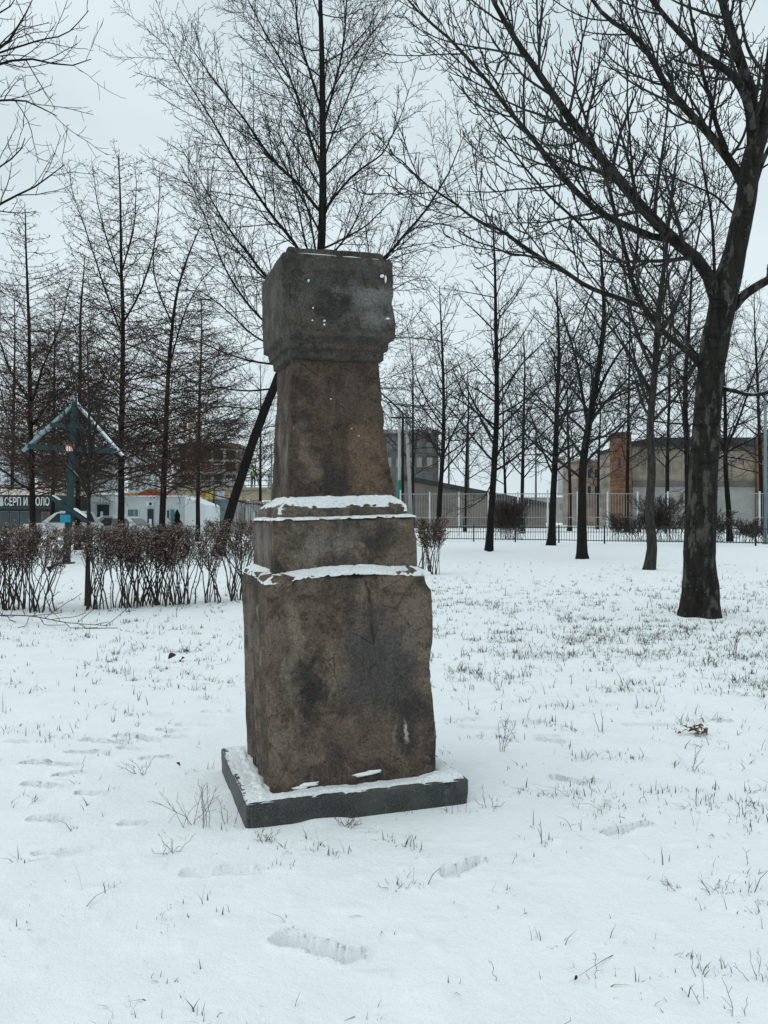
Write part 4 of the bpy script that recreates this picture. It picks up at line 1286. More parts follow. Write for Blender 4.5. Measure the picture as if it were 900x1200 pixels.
# unfinished building and tower crane
d = 200
X0, X1 = xof(203, d), xof(279, d); Zt = zof(520, d); w = X1 - X0
t = thing('unfinished_building', 'unfinished brown concrete building with open storeys beside the tower crane', 'building', ((X0 + X1) / 2, d, 0))
nf = 6; st = (Zt - 1.2) / nf
MB().box(-w / 2 + .5, w / 2 - .5, 4.5, 12, -1, Zt - 1.0).build('core_wall', M['wall_dark'], t)
for i in range(nf + 1):
    MB().box(-w / 2, w / 2, 0, 12, i * st - .25, i * st + .25).build('floor_slab', M['concrete'], t)
    if i < nf:
        for k in range(6):
            xx = -w / 2 + .35 + (w - .7) * k / 5
            MB().box(xx - .28, xx + .28, .1, .7, i * st + .25, (i + 1) * st - .25).build('column', M['concrete'], t)
        rr = random.Random(i)
        for k in range(5):
            if rr.random() < .62:
                xx = -w / 2 + .7 + (w - .7) * k / 5
                hh = st * rr.choice((.35, .5, .75, 1.0)) - .5 * 0
                MB().box(xx, xx + (w - .7) / 5 - .6, .5, .9, i * st + .26, i * st + min(hh, st - .28) + .02).build('infill_panel', rr.choice((M['rust'], M['panel_far_white'], M['wall_grey'], M['brick_pink'])), t)
MB().box(-w / 2 - .2, w / 2 + .2, -.2, 12.2, Zt - .95, Zt).build('parapet', M['rust'], t)

d = 188
t = thing('tower_crane', 'orange lattice tower crane rising over the unfinished building', 'crane', (xof(226, d), d, 0))
zt = zof(497, d)
m = MB(); s = .75
for a, b in ((-s, -s), (s, -s), (s, s), (-s, s)): m.bar((a, b, -.5), (a, b, zt), .22)
n = 12
for i in range(n):
    z0, z1 = zt * i / n, zt * (i + 1) / n
    for (a, b), (c, e) in (((-s, -s), (s, -s)), ((s, -s), (s, s)), ((s, s), (-s, s)), ((-s, s), (-s, -s))):
        m.bar((a, b, z0), (c, e, z1), .13); m.bar((a, b, z1), (c, e, z1), .13)
m.build('mast', M['crane_paint'], t)
m = MB(); A = Vector((-2.6, 0, zt - .2)); B = Vector((4.2, -2, zof(485, d)))
for off in (Vector((0, -.4, 0)), Vector((0, .4, 0)), Vector((0, 0, .8))): m.bar(A + off, B + off, .2)
for i in range(9):
    p, q = A.lerp(B, i / 9), A.lerp(B, (i + 1) / 9)
    m.bar(p + Vector((0, -.4, 0)), q + Vector((0, 0, .8)), .12); m.bar(p + Vector((0, .4, 0)), q + Vector((0, 0, .8)), .12)
m.build('jib', M['crane_paint'], t)
MB().box(.8, 2.0, -.7, .7, zt - 1.3, zt + .6, .08).build('cab', M['wall_dark'], t)
MB().box(-3.2, -1.6, -.7, .7, zt - 1.2, zt + .2, .05).build('counterweight', M['crane_paint'], t)

# footbridge with railings and stairs
d = 72
zd = zof(571, d)
t = thing('footbridge', 'concrete footbridge with grey railings and a flight of stairs behind the wooden fence', 'bridge', (xof(262, d), d, 0))
ox = xof(262, d)
def bx(x): return xof(x, d) - ox
MB().box(bx(204), bx(400), 0, 2.4, zd - .25, zd).build('deck', M['concrete'], t)
MB().prism([(bx(196), zd - .3), (bx(196), zd - .7), (bx(222), zd - 1.15), (bx(320), zd - 1.15), (bx(320), zd - .27), (bx(210), zd - .27)], 'y', .3, 2.1).build('beam', M['beige'], t)
for x in (222, 281, 296, 345): MB().box(bx(x) - .3, bx(x) + .3, .5, 1.9, -.5, zd - 1.16).build('pier', M['concrete'], t)
m = MB()
for x in range(206, 400, 11):
    m.box(bx(x) - .045, bx(x) + .045, .05, .14, zd, zd + 1.15)
for hh in (.15, .62, 1.15): m.bar((bx(204), .1, zd + hh), (bx(400), .1, zd + hh), .06, .07)
m.build('railing', M['rail_grey'], t)
m = MB()
for k in range(16):
    s = k / 15; m.box(bx(319 + 40 * s) - .18, bx(319 + 40 * s) + .22, -2.0, -.05, zd - .1 + 3.0 * s - .35, zd - .1 + 3.0 * s)
m.build('stairs', M['beige'], t)
m = MB()
m.bar((bx(318), -2.0, zd + 1.0), (bx(359), -2.0, zd + 4.0), .08); m.bar((bx(318), -2.0, zd + .5), (bx(359), -2.0, zd + 3.5), .06)
for k in range(8):
    s = k / 7; m.box(bx(318 + 41 * s) - .04, bx(318 + 41 * s) + .04, -2.04, -1.96, zd - .1 + 3 * s, zd + 1.0 + 3 * s)
m.build('stair_rail', M['rail_grey'], t)
m = MB(); m.bar((bx(176), 0, zd - 1.0), (bx(212), 0, zd + 1.15), .08); m.bar((bx(176), 0, zd - 1.6), (bx(212), 0, zd + .5), .08)
for k in range(5): m.bar((bx(178 + 8 * k), 0, zd - 1.5 + k * .48), (bx(178 + 8 * k), 0, zd - .85 + k * .48), .05)
m.build('ramp_rail', M['rail_grey'], t)
MB().bar((bx(172), 1, zd - 2.3), (bx(206), 1, zd - .1), 2.0, .3).build('ramp', M['concrete'], t)

# wooden fence, gate, signs
d = 63
t = thing('plank_fence', 'weathered pale plank fence under the footbridge, left of the monument', 'fence', (xof(272, d), d, 0))
m = MB(); x = 0; rr = random.Random(4); k = 0
while x < xof(345, d) - xof(272, d):
    ww = rr.uniform(.13, .17); m.box(x, x + ww - .012, rr.uniform(-.01, .01), .03, -.1, zof(587, d) + rr.uniform(-.08, .05)); x += ww
m.build('plank_panel', M['planks'], t)
MB().bar((0, .07, .6), (x, .07, .6), .06, .1).build('rail', M['stem'], t)
d = 62
t = thing('metal_gate', 'blue-grey sheet metal gate between the white hut and the plank fence', 'gate', (xof(243, d), d, 0))
gw = (xof(272, d) - xof(243, d)) / 2
for i in range(2):
    MB().box(gw * i + .02, gw * (i + 1) - .02, 0, .06, .1, zof(585, d), .01).build('gate_leaf', M['gate_grey'], t)
    MB().box(gw * i + .02, gw * (i + 1) - .02, -.03, -.002, 1.5, 1.58).build('cross_rail', M['rail_grey'], t)
MB().tube((xof(251, d) - xof(243, d), -.15, -.2), (xof(251, d) - xof(243, d), -.15, zof(573, d)), .06).build('gate_post', M['iron'], t)
d = 61.4
for x0, x1, c, lab in ((235.5, 241, 'orange', 'small orange board on the gate, left of the yellow sign'), (241.3, 250, 'yellow', 'small yellow sign above the metal gate'),
                       (254, 263, 'pale_blue', 'small pale blue sign above the metal gate'), (263.3, 267, 'orange', 'small orange board right of the pale blue sign')):
    X0, X1 = xof(x0, d), xof(x1, d); z0, z1 = zof(584.2, d), zof(575.5, d)
    s = thing('warning_sign', lab, 'sign', ((X0 + X1) / 2, d, z0), 0, 'small signs above the gate')
    ww = (X1 - X0) / 2
    MB().box(-ww, ww, 0, .04, 0, z1 - z0).build('board', M[c], s)
    MB().box(-.03, .03, .045, .35, .05, .15).build('bracket', M['iron'], s)

# white hut
d = 55
X0, X1, X2 = xof(146, d), xof(217, d), xof(242, d); zt = zof(582, d)
t = thing('site_hut', 'long low white hut with a small red roof and lean-to end', 'building', (X0, d, 0))
MB().box(0, X1 - X0, 0, 5, -.2, zt).build('wall', M['wall_white'], t)
MB().box(-.1, X1 - X0 + .02, -.1, 5.1, zt + .005, zt + .07).build('roof', M['snow'], t)
MB().prism([(X1 - X0 + .01, -.2), (X2 - X0, -.2), (X2 - X0, zof(592, d)), (X1 - X0 + .01, zt)], 'y', -.15, 4.5).build('lean_to', M['wall_bright'], t)
z0 = zt + .08
MB().prism([(.4, z0), (.4 + 2.6, z0), (1.9, zof(573, d)), (1.5, zof(573, d))], 'y', .3, 3.5).build('porch_roof', M['red_roof'], t)
MB().box(-.2, .9, -.3, .2, z0, z0 + .16).build('eave', M['orange'], t)
for x0, x1, y0, y1 in ((150, 157, 597, 611), (158.5, 162, 597, 611)):
    f = MB().box(xof(x0, d) - X0 - .06, xof(x1, d) - X0 + .06, -.05, .05, zof(y1, d) - .05, zof(y0, d) + .05).build('window', M['wall_bright'], t)
    MB().box(xof(x0, d) - X0, xof(x1, d) - X0, -.07, -.052, zof(y1, d), zof(y0, d)).build('pane', M['teal_glass'], f)
f = MB().box(xof(173, d) - X0, xof(180, d) - X0, -.05, .05, 0, zof(596.5, d)).build('door', M['kiosk_dark'], t)
MB().box(xof(175, d) - X0, xof(178, d) - X0, -.07, -.055, .3, 1.25).build('pane', M['wall_bright'], f)
f = MB().box(xof(200, d) - X0, xof(204.5, d) - X0, -.05, .05, 0, zof(597, d)).build('door', M['teal_glass'], t)
MB().box(xof(196, d) - X0, xof(198, d) - X0, -.05, .05, zof(607, d), zof(598, d)).build('window', M['kiosk_dark'], t)
a = MB().box(xof(172.5, d) - X0, xof(180.5, d) - X0, -.35, -.02, zof(593, d), zof(588, d), .03).build('air_conditioner', M['wall_bright'], t)
MB().tube((xof(178, d) - X0, -.36, zof(590.5, d)), (xof(178, d) - X0, -.352, zof(590.5, d)), .11, n=14).build('grille', M['kiosk_dark'], a)

# narrow conifer by the hut door
rng = np.random.RandomState(9); d = 54
t = thing('thuja', 'narrow dark conifer standing by the door of the white hut', 'tree', (xof(209, d), d - .3, gz1(xof(209, d), d - .3)))
n = 2600; hh = rng.rand(n) ** .8 * 1.75 + .1
rad = (.30 * np.clip((1.95 - hh) / .9, .12, 1)) * np.sqrt(rng.rand(n)) * (1 + .3 * np.sin(hh * 9)); a = rng.rand(n) * 6.283
V, Fq = leaf_quads(rng, np.stack([np.cos(a) * rad, np.sin(a) * rad, hh], -1), .10, .5)
M['thuja'] = plain('thuja', (.014, .020, .014), .85, .4, 5)
mesh_np('foliage', V, [Fq], M['thuja'], t, False)
MB().tube((0, 0, -.1), (0, 0, .5), .04).build('trunk', M['stem'], t)

# shop pavilion with its sign
d = 58
X0, X1 = xof(-60, d), xof(66, d)
t = thing('shop_pavilion', 'dark shop pavilion at the left edge with white letters on its fascia', 'shop', (X0, d, 0))
w = X1 - X0
MB().box(0, w, .3, 7, -.2, zof(597, d)).build('wall', M['kiosk_dark'], t)
fs = MB().box(0, w, 0, 7.1, zof(597, d) + .005, zof(580.3, d)).build('fascia', M['kiosk_dark'], t)
MB().prism([(-.3, zof(580.2, d)), (7.3, zof(580.2, d)), (7.3, zof(572, d) + .25), (.5, zof(573.5, d))], 'x', 0, w).build('roof', M['fascia_roof'], t)
MB().box(xof(-6, d) - X0, xof(4, d) - X0, -.03, -.003, zof(593, d), zof(582, d)).build('light_panel', M['wall_white'], fs)
for k, x in enumerate((-50, -38, -26, -14, -2, 10, 22)):
    f = MB().box(xof(x, d) - X0, xof(x + 10.5, d) - X0, .22, .298, .2, zof(599, d)).build('window', M['rail_grey'], t)
    MB().box(xof(x + .6, d) - X0, xof(x + 9.9, d) - X0, .20, .218, .3, zof(600, d)).build('pane', M['glass_dark'], f)
f = MB().box(xof(47, d) - X0, xof(57, d) - X0, .2, .298, 0, zof(599.5, d)).build('door', M['rust'], t)
MB().box(xof(49, d) - X0, xof(55, d) - X0, .18, .198, .4, zof(601, d)).build('pane', M['glass_dark'], f)
cu = bpy.data.curves.new('letters', 'FONT')
cu.body = 'СЕРП И МОЛОТ'
cu.size = 1.0; cu.extrude = .03; cu.offset = .012
tmp = bpy.data.objects.new('letters_tmp', cu); COL.objects.link(tmp)
bpy.context.view_layer.update()
me = bpy.data.meshes.new_from_object(tmp.evaluated_get(bpy.context.evaluated_depsgraph_get()))
bpy.data.objects.remove(tmp)
co = np.empty(len(me.vertices) * 3, np.float32); me.vertices.foreach_get('co', co); co = co.reshape(-1, 3)
lo, hi = co.min(0), co.max(0)
Lx0, Lx1, Lz0, Lz1 = xof(5.8, d), xof(63, d), zof(592.6, d), zof(582.4, d)
co2 = np.stack([Lx0 - X0 + (co[:, 0] - lo[0]) / (hi[0] - lo[0]) * (Lx1 - Lx0), -.035 - co[:, 2], Lz0 + (co[:, 1] - lo[1]) / (hi[1] - lo[1]) * (Lz1 - Lz0)], -1)
me.vertices.foreach_set('co', co2.astype(np.float32).ravel()); me.update(); me.materials.clear(); me.materials.append(M['white_paint'])
lt = bpy.data.objects.new('lettering', me); COL.objects.link(lt); lt.parent = fs

d = 66
ag = thing('arched_awning', 'orange arched awning roof rising behind the shop pavilion', 'awning', (xof(61, d), d, 0))
pts = [(-1.25 + 2.5 * i / 10, zof(580, d) + .78 * math.sin(math.pi * (i + .0) / 10) ** .8) for i in range(11)]
MB().prism(pts + [(1.25, zof(580, d) - .1), (-1.25, zof(580, d) - .1)], 'y', -1.2, 2).build('canopy', M['orange'], ag)
for x in (-1.1, 1.1): MB().tube((x, -1.0, -.2), (x, -1.0, zof(580, d) - .1), .06).build('pole', M['rail_grey'], ag)

d = 64
X0, X1 = xof(66, d), xof(151, d)
t = thing('grey_annex', 'grey flat-roofed building between the shop pavilion and the white hut', 'building', (X0, d, 0))
MB().box(0, X1 - X0, 0, 6, -.2, zof(580, d)).build('wall', M['wall_white'], t)
MB().box(-.1, X1 - X0, -.15, 6.1, zof(580, d) + .01, zof(577.5, d)).build('roof', M['snow'], t)
MB().box(xof(66, d) - X0 + .02, xof(91, d) - X0, -.04, .02, -.1, zof(596, d)).build('plinth', M['panel_far'], t)
f = MB().box(xof(97, d) - X0, xof(103, d) - X0, -.05, .05, 0, zof(591, d)).build('door', M['beige'], t)
f = MB().box(xof(114, d) - X0, xof(128, d) - X0, -.05, .05, 0, zof(591.5, d)).build('doorway', M['kiosk_dark'], t)
MB().box(xof(118, d) - X0, xof(121, d) - X0, -.08, -.055, 1.2, 1.8).build('notice', M['wall_bright'], f)
MB().box(xof(112, d) - X0, xof(131, d) - X0, -.9, -.06, zof(590, d), zof(589, d)).build('door_canopy', M['rail_grey'], t)

# brick buildings on the right
d = 86
t = thing('brick_tower', 'square reddish brick tower with a small dark opening', 'tower', (xof(731, d), d, 0))
w = xof(740, d) - xof(722, d)
MB().box(-w / 2, w / 2, 0, 2.4, -.2, zof(508, d)).build('shaft', M['brick_red'], t)
MB().box(-w / 2 - .06, w / 2 + .06, -.06, 2.46, zof(508, d) + .01, zof(506, d)).build('coping', M['wall_dark'], t)
MB().box(xof(722.5, d) - xof(729, d), xof(725.5, d) - xof(729, d), -.03, .1, zof(548, d), zof(536, d)).build('opening', M['glass_dark'], t)
d = 88
X0, X1 = xof(741, d), xof(1010, d)
t = thing('brick_hall', 'long pale brick hall with a dark roof edge behind the large maple', 'building', (X0, d, 0))
zr = zof(523, d)
MB().box(0, X1 - X0, 0, 14, -.2, zr).build('wall', M['brick_pale'], t)
MB().prism([(-.1, zr + .01), (0, zr + .5), (2.0, zr + .95), (X1 - X0, zr + .95), (X1 - X0, zr + .01)], 'y', -.3, 14.2).build('roof', M['roof_dark'], t)
MB().box(0.02, X1 - X0, -.25, -.005, zof(570, d), zof(563.5, d)).build('cornice', M['wall_dark'], t)
MB().box(0.02, X1 - X0, -.12, -.006, -.1, zof(570.2, d)).build('plinth', M['wall_grey'], t)
for x in (820, 884): MB().box(xof(x, d) - X0, xof(x + 16, d) - X0, -.6, -.26, -.1, zof(508, d)).build('pilaster', M['brick_red'], t)
for x in (757, 778, 800, 846, 864):
    f = MB().box(xof(x, d) - X0, xof(x + 9, d) - X0, -.05, -.004, zof(556, d), zof(536, d)).build('window', M['wall_grey'], t)
    MB().box(xof(x + .8, d) - X0, xof(x + 8.2, d) - X0, -.07, -.052, zof(555, d), zof(537, d)).build('pane', M['brick_pink'], f)
d = 112
X0, X1 = xof(676, d), xof(719, d)
t = thing('pink_building', 'low pinkish building with dark windows left of the brick tower', 'building', (X0, d, 0))
MB().box(0, X1 - X0, 0, 9, -.2, zof(541, d)).build('wall', M['brick_pink'], t)
MB().box(-.2, X1 - X0 + .2, -.2, 9.2, zof(541, d) + .01, zof(538.5, d)).build('roof', M['wall_grey'], t)
for r in range(2):
    for x in (680, 688, 696, 704, 711):
        f = MB().box(xof(x, d) - X0, xof(x + 5, d) - X0, -.06, .05, zof(561 + r * 20, d), zof(549 + r * 20, d)).build('window', M['wall_grey'], t)
        MB().box(xof(x + .6, d) - X0, xof(x + 4.4, d) - X0, -.08, -.062, zof(560.4 + r * 20, d), zof(549.6 + r * 20, d)).build('pane', M['glass_dark'], f)
d = 105
X0, X1 = xof(380, d), xof(514, d)
t = thing('factory_building', 'dark grey industrial building with rows of windows right behind the monument', 'building', (X0, d, 0))
zt = zof(508, d)
MB().box(0, X1 - X0, 0, 12, -.2, zt).build('wall', M['wall_dark'], t)
MB().box(-.2, X1 - X0 + .2, -.2, 12.2, zt + .01, zt + .5).build('roof', M['wall_grey'], t)
for r in range(4):
    for x in range(452, 512, 12):
        f = MB().box(xof(x, d) - X0, xof(x + 7, d) - X0, -.06, .05, zof(530 + r * 18, d), zof(518 + r * 18, d)).build('window', M['rail_grey'], t)
        MB().box(xof(x + .6, d) - X0, xof(x + 6.4, d) - X0, -.08, -.062, zof(529.4 + r * 18, d), zof(518.6 + r * 18, d)).build('pane', M['glass_far'] if (r + x) % 3 else M['wall_grey'], f)
d = 92
t = thing('sloped_shed', 'long low shed with a slanting dark roof behind the white fence', 'building', (xof(470, d), d, 0))
x0 = xof(470, d)
MB().prism([(0, -.2), (xof(640, d) - x0, -.2), (xof(640, d) - x0, zof(594, d)), (0, zof(562, d))], 'y', 0, 8).build('wall', M['shed_wall'], t)
MB().bar((-.3, 4, zof(558.5, d)), (xof(648, d) - x0, 4, zof(593, d)), 9, .5).build('roof', M['roof_dark'], t)
d = 150
X0 = xof(560, d)
t = thing('low_warehouse', 'distant low grey warehouse seen between the trunks right of the brushy shrub', 'building', (X0, d, 0))
MB().box(0, xof(690, d) - X0, 0, 12, -.2, zof(583, d)).build('wall', M['wall_grey'], t)
MB().box(-.3, xof(690, d) - X0 + .3, -.3, 12.3, zof(583, d) + .01, zof(580.5, d)).build('roof', M['snow'], t)
for x in range(566, 686, 15): MB().box(xof(x, d) - X0, xof(x + 7, d) - X0, -.06, .04, zof(598, d), zof(590, d)).build('window', M['glass_far'], t)
d = 170
t = thing('factory_chimney', 'slim grey chimney stack seen between two trunks right of the brushy shrub', 'chimney', (xof(658, d), d, 0))
MB().tube((0, 0, -.2), (0, 0, zof(536, d)), 1.0, .72, 16).build('stack', M['panel_far'], t, True)
MB().tube((0, 0, zof(536, d) - .5), (0, 0, zof(535, d)), .85, .85, 16).build('rim', M['wall_grey'], t)

# poles
def pole(label, x, y0, d, r, mat, lean_px=0., top=None, name='utility_pole'):
    t = thing(name, label, 'pole', (xof(x, d), d, 0))
    z = zof(y0, d)
    tx = xof(x + lean_px, d) - xof(x, d)
    MB().tube((0, 0, -.3), (tx, 0, z), r, r * .75, 10).build('shaft', mat, t, True)
    MB().tube((0, 0, -.05), (0, 0, .35), r * 1.5, r * 1.5, 10).build('footing', mat, t)
    if top: MB().bar((tx - top, 0, z - .35), (tx + top, 0, z - .35), .12, .12).build('cross_arm', M['iron'], t)
    return t


M['pole_green'] = plain('pole_green', (.02, .14, .09), .6, .2, 1)
pole('brown wooden pole right beside the monument, middle of three poles', 472, 484, 60, .12, M['bark_brown'], 0, .9)
pole('slanting grey concrete pole, rightmost of three poles beside the monument', 483, 486, 61, .15, M['wall_grey'], -7)
p = pole('grey pole with a green lower part, leftmost of three poles beside the monument', 468, 478, 62, .14, M['panel_far'])
MB().tube((0, 0, .36), (0, 0, zof(563, 62)), .19, .18, 10).build('sleeve', M['pole_green'], p, True)
pole('dark straight pole at the right edge of the picture', 897, 452, 42, .09, M['gate_grey'])
pole('thin grey lamp pole in front of the footbridge stairs', 318, 520, 64, .07, M['rail_grey'])
for x, y, lab in ((549, 505, 'thin overhead line mast just right of the thinnest right-hand tree'), (628, 500, 'thin overhead line mast left of the slender leaning tree'), (671, 515, 'thin overhead line mast beside the V-shaped tree'), (526, 500, 'thin overhead line mast nearest to the thinnest right-hand tree')):
    pole(lab, x, y, 120, .16, M['wall_dark'], 0, 1.2, 'line_mast')
pole('bare black street lamp post in front of the grey annex', 140, 560, 60, .06, M['iron'], 0, None, 'lamp_post')


# ------------------------------------------------------------------ cars
M['car_silver'] = plain('car_silver', (.50, .52, .53), .35, .08, 2, .5)
M['car_white'] = plain('car_white', (.62, .65, .66), .35, .06, 2, .5)
M['car_grey'] = plain('car_grey', (.20, .22, .23), .35, .1, 2, .5)
M['tyre'] = plain('tyre', (.012, .012, .012), .9, .2, 9)
M['rim'] = plain('rim', (.35, .36, .37), .4, .1, 9, .5, .6)
M['lamp_glass'] = plain('lamp_glass', (.6, .62, .62), .2, .05, 9, .5)
M['lamp_red'] = plain('lamp_red', (.25, .02, .015), .3, .1, 9, .5)
M['car_glass'] = plain('car_glass', (.020, .026, .028), .12, .2, 2, .6)


def car(label, x, d, yaw, paint, L=4.6, W=1.82, HT=1.72, suv=True):
    X = xof(x, d)
    t = thing('parked_car', label, 'car', (X, d, gz1(X, d)), R(yaw), 'cars parked behind the hedge')
    h = HT; b = .62 * h if suv else .60 * h
    # front of the car at -x
    if suv:
        body = [(-L / 2, .35), (-L / 2 + .02, .80), (-L / 2 + .25, .97), (-L * .22, b), (L * .47, b + .02), (L / 2, .9), (L / 2, .38), (L * .42, .28), (-L * .45, .28)]
        top = [(-L * .24, b - .02), (-L * .07, h - .07), (L * .02, h), (L * .36, h - .02), (L * .455, b)]
    else:
        body = [(-L / 2, .35), (-L / 2 + .03, .68), (-L / 2 + .3, .80), (-L * .2, b), (L * .36, b + .03), (L * .49, b - .02), (L / 2, .38), (L * .42, .26), (-L * .45, .26)]
        top = [(-L * .22, b - .02), (-L * .05, h - .05), (L * .04, h), (L * .2, h - .03), (L * .38, b + .01)]
    m = MB().prism(body, 'y', -W / 2, W / 2)
    bmesh.ops.bevel(m.bm, geom=m.bm.edges[:], offset=.07, segments=3, affect='EDGES')
    m.build('body', paint, t, True)
    wi = W * .47; wt = W * .38
    bm = bmesh.new(); A = [bm.verts.new((p[0], -(wi if i in (0, 4) else wt), p[1])) for i, p in enumerate(top)]; B = [bm.verts.new((p[0], (wi if i in (0, 4) else wt), p[1])) for i, p in enumerate(top)]
    for i in range(4): bm.faces.new((A[i], A[i + 1], B[i + 1], B[i]))
    bm.faces.new(A[::-1]); bm.faces.new(B); bm.faces.new((A[4], A[0], B[0], B[4]))
    bmesh.ops.bevel(bm, geom=bm.edges[:], offset=.05, segments=3, affect='EDGES')
    m2 = MB(); m2.bm.free(); m2.bm = bm
    cab = m2.build('cabin', paint, t, True)
    # glass, set a little proud of the cabin

    def glass(name, quad, off):
        bm = bmesh.new(); n = (Vector(quad[1]) - Vector(quad[0])).cross(Vector(quad[3]) - Vector(quad[0])).normalized() * off
        v = [bm.verts.new(Vector(q) + n) for q in quad] + [bm.verts.new(Vector(q) - n) for q in quad]
        bm.faces.new(v[:4]); bm.faces.new(v[4:][::-1])
        for i in range(4): bm.faces.new((v[i], v[4 + i], v[4 + (i + 1) % 4], v[(i + 1) % 4]))
        q = MB(); q.bm.free(); q.bm = bm; q.build(name, M['car_glass'], cab)
    for i0, i1, nm in ((0, 1, 'windscreen'), (3, 4, 'rear_window')):
        P0, P1 = Vector((top[i0][0], 0, top[i0][1])), Vector((top[i1][0], 0, top[i1][1]))
        a, c = P0.lerp(P1, .14), P0.lerp(P1, .90)
        wa = wi * .90 if i0 == 0 else wt * .9; wb = wt * .9 if i0 == 0 else wi * .9
        glass(nm, [(a.x, -wa, a.z), (a.x, wa, a.z), (c.x, wb, c.z), (c.x, -wb, c.z)], .012)
    for sy in (-1, 1):
        zl, zh = b + .05, h - .12
        def yy(z): return sy * (wi + (wt - wi) * (z - b) / (h - b))
        x0, x1, x2, x3 = top[0][0] + .42, top[1][0] + .12, top[3][0] - .06, top[4][0] - .32
        mid = (x0 + x3) / 2
        for (a, bq, c, e) in (((x0, zl), (mid - .05, zl), (mid - .05, zh), (x1, zh)), ((mid + .05, zl), (x3, zl), (x2, zh), (mid + .05, zh))):
            glass('side_window', [(q[0], yy(q[1]), q[1]) for q in (a, bq, c, e)], .012)
        MB().box(top[0][0] + .25, top[0][0] + .45, sy * (W / 2 + .10) - .10, sy * (W / 2 + .10) + .10, b, b + .16, .03).build('mirror', paint, t)
        q = MB().box(-L / 2 - .01, -L / 2 + .10, sy * W * .36 - .18, sy * W * .36 + .18, .66, .80, .02); q.build('headlight', M['lamp_glass'], t)
        q = MB().box(L / 2 - .08, L / 2 + .015, sy * W * .38 - .14, sy * W * .38 + .14, .70, .86, .02); q.build('tail_light', M['lamp_red'], t)
        for xx in (-L * .31, L * .30):
            wh = thing_part('wheel', t)
            MB().tube((xx, sy * (W / 2 - .20), .33), (xx, sy * (W / 2 + .01), .33), .33, n=20).build('tyre', M['tyre'], wh)
            MB().tube((xx, sy * (W / 2 + .0), .33), (xx, sy * (W / 2 + .02), .33), .21, n=16).build('rim', M['rim'], wh)
    MB().box(-L * .02, L * .30, -wt * .9, wt * .9, h - .01, h + .012).build('roof_snow', M['snow'], t)
    return t


def thing_part(name, parent):
    o = bpy.data.objects.new(name, None); COL.objects.link(o); o.parent = parent; return o


car('silver off-road car parked behind the hedge beside the cross post', 72, 46, 22, M['car_silver'])
car('grey saloon car with snowy roof parked right of the young tree', 122, 49, 30, M['car_grey'], 4.4, 1.75, 1.46, False)
car('white saloon car parked in front of the white hut', 154, 49, 165, M['car_white'], 4.4, 1.75, 1.44, False)


# ------------------------------------------------------------------ worker on the footbridge
def person(label, loc, rz):
    t = thing('person', label, 'person', loc, rz)
    V = [(0, 0, .95), (0, 0, 1.15), (0, 0, 1.38), (0, -.01, 1.52), (0, -.02, 1.60), (0, -.02, 1.72),
         (.19, 0, 1.40), (.25, -.05, 1.14), (.22, -.24, 1.02), (.22, -.32, 1.01), (-.19, 0, 1.40), (-.25, -.04, 1.14), (-.22, -.22, 1.0), (-.22, -.30, .99),
         (.10, 0, .90), (.11, -.02, .50), (.11, .01, .08), (.11, -.14, .04), (-.10, 0, .90), (-.11, .02, .50), (-.11, .04, .08), (-.11, -.11, .04)]
    E = [(0, 1), (1, 2), (2, 3), (3, 4), (4, 5), (2, 6), (6, 7), (7, 8), (8, 9), (2, 10), (10, 11), (11, 12), (12, 13), (0, 14), (14, 15), (15, 16), (16, 17), (0, 18), (18, 19), (19, 20), (20, 21)]
    rad = [.15, .15, .17, .06, .09, .085, .075, .055, .042, .04, .075, .055, .042, .04, .10, .075, .05, .045, .10, .075, .05, .045]
    me = bpy.data.meshes.new('body'); me.from_pydata(V, E, []); o = bpy.data.objects.new('body', me); COL.objects.link(o)
    sk = o.modifiers.new('skin', 'SKIN'); o.modifiers.new('sub', 'SUBSURF').render_levels = 1
    for i, v in enumerate(me.skin_vertices[0].data): v.radius = (rad[i], rad[i] * (.72 if i < 3 else 1)); v.use_root = (i == 0)
    o.modifiers['sub'].levels = 1
    me2 = None
    bpy.context.view_layer.update()
    me2 = bpy.data.meshes.new_from_object(o.evaluated_get(bpy.context.evaluated_depsgraph_get()))
    bpy.data.objects.remove(o)
    me2.materials.clear(); me2.materials.append(M['work_dark']); me2.materials.append(M['skin'])
    for p in me2.polygons:
        p.use_smooth = True
        if p.center.z > 1.54 or (p.center.y < -.26 and .9 < p.center.z < 1.1): p.material_index = 1
    b = bpy.data.objects.new('body', me2); COL.objects.link(b); b.parent = t
    prof = [(.97, .175, .13), (1.2, .18, .135), (1.40, .205, .145), (1.455, .12, .10)]
    rings = []
    for z, a, c in prof: rings.append([(a * math.cos(k * math.pi / 8), c * math.sin(k * math.pi / 8), z) for k in range(16)])
    Vv = np.array(rings).reshape(-1, 3); i = np.arange(16); j = (i + 1) % 16
    mesh_np('vest', Vv, [np.concatenate([np.stack([r * 16 + i, r * 16 + j, (r + 1) * 16 + j, (r + 1) * 16 + i], -1) for r in range(3)])], M['hi_vis'], t)
    bm = bmesh.new(); bmesh.ops.create_uvsphere(bm, u_segments=14, v_segments=8, radius=.115)
    bmesh.ops.delete(bm, geom=[v for v in bm.verts if v.co.z < -.03], context='VERTS')
    for v in bm.verts: v.co = (v.co.x, v.co.y * 1.12 - .015, v.co.z + 1.71)
    q = MB(); q.bm.free(); q.bm = bm; q.build('hat', M['work_dark'], t, True)
    return t


M['work_dark'] = plain('work_dark', (.018, .02, .022), .85, .2, 5)
M['skin'] = plain('skin', (.38, .22, .16), .6, .1, 5)
M['hi_vis'] = plain('hi_vis', (.35, .62, .04), .6, .1, 5)
person('person in dark clothes and a yellow-green safety vest standing on the footbridge', (xof(297, 72.6), 72.6, zof(571, 72)), R(15))


# ------------------------------------------------------------------ grass, weeds and litter on the snow
rng = np.random.RandomState(77)


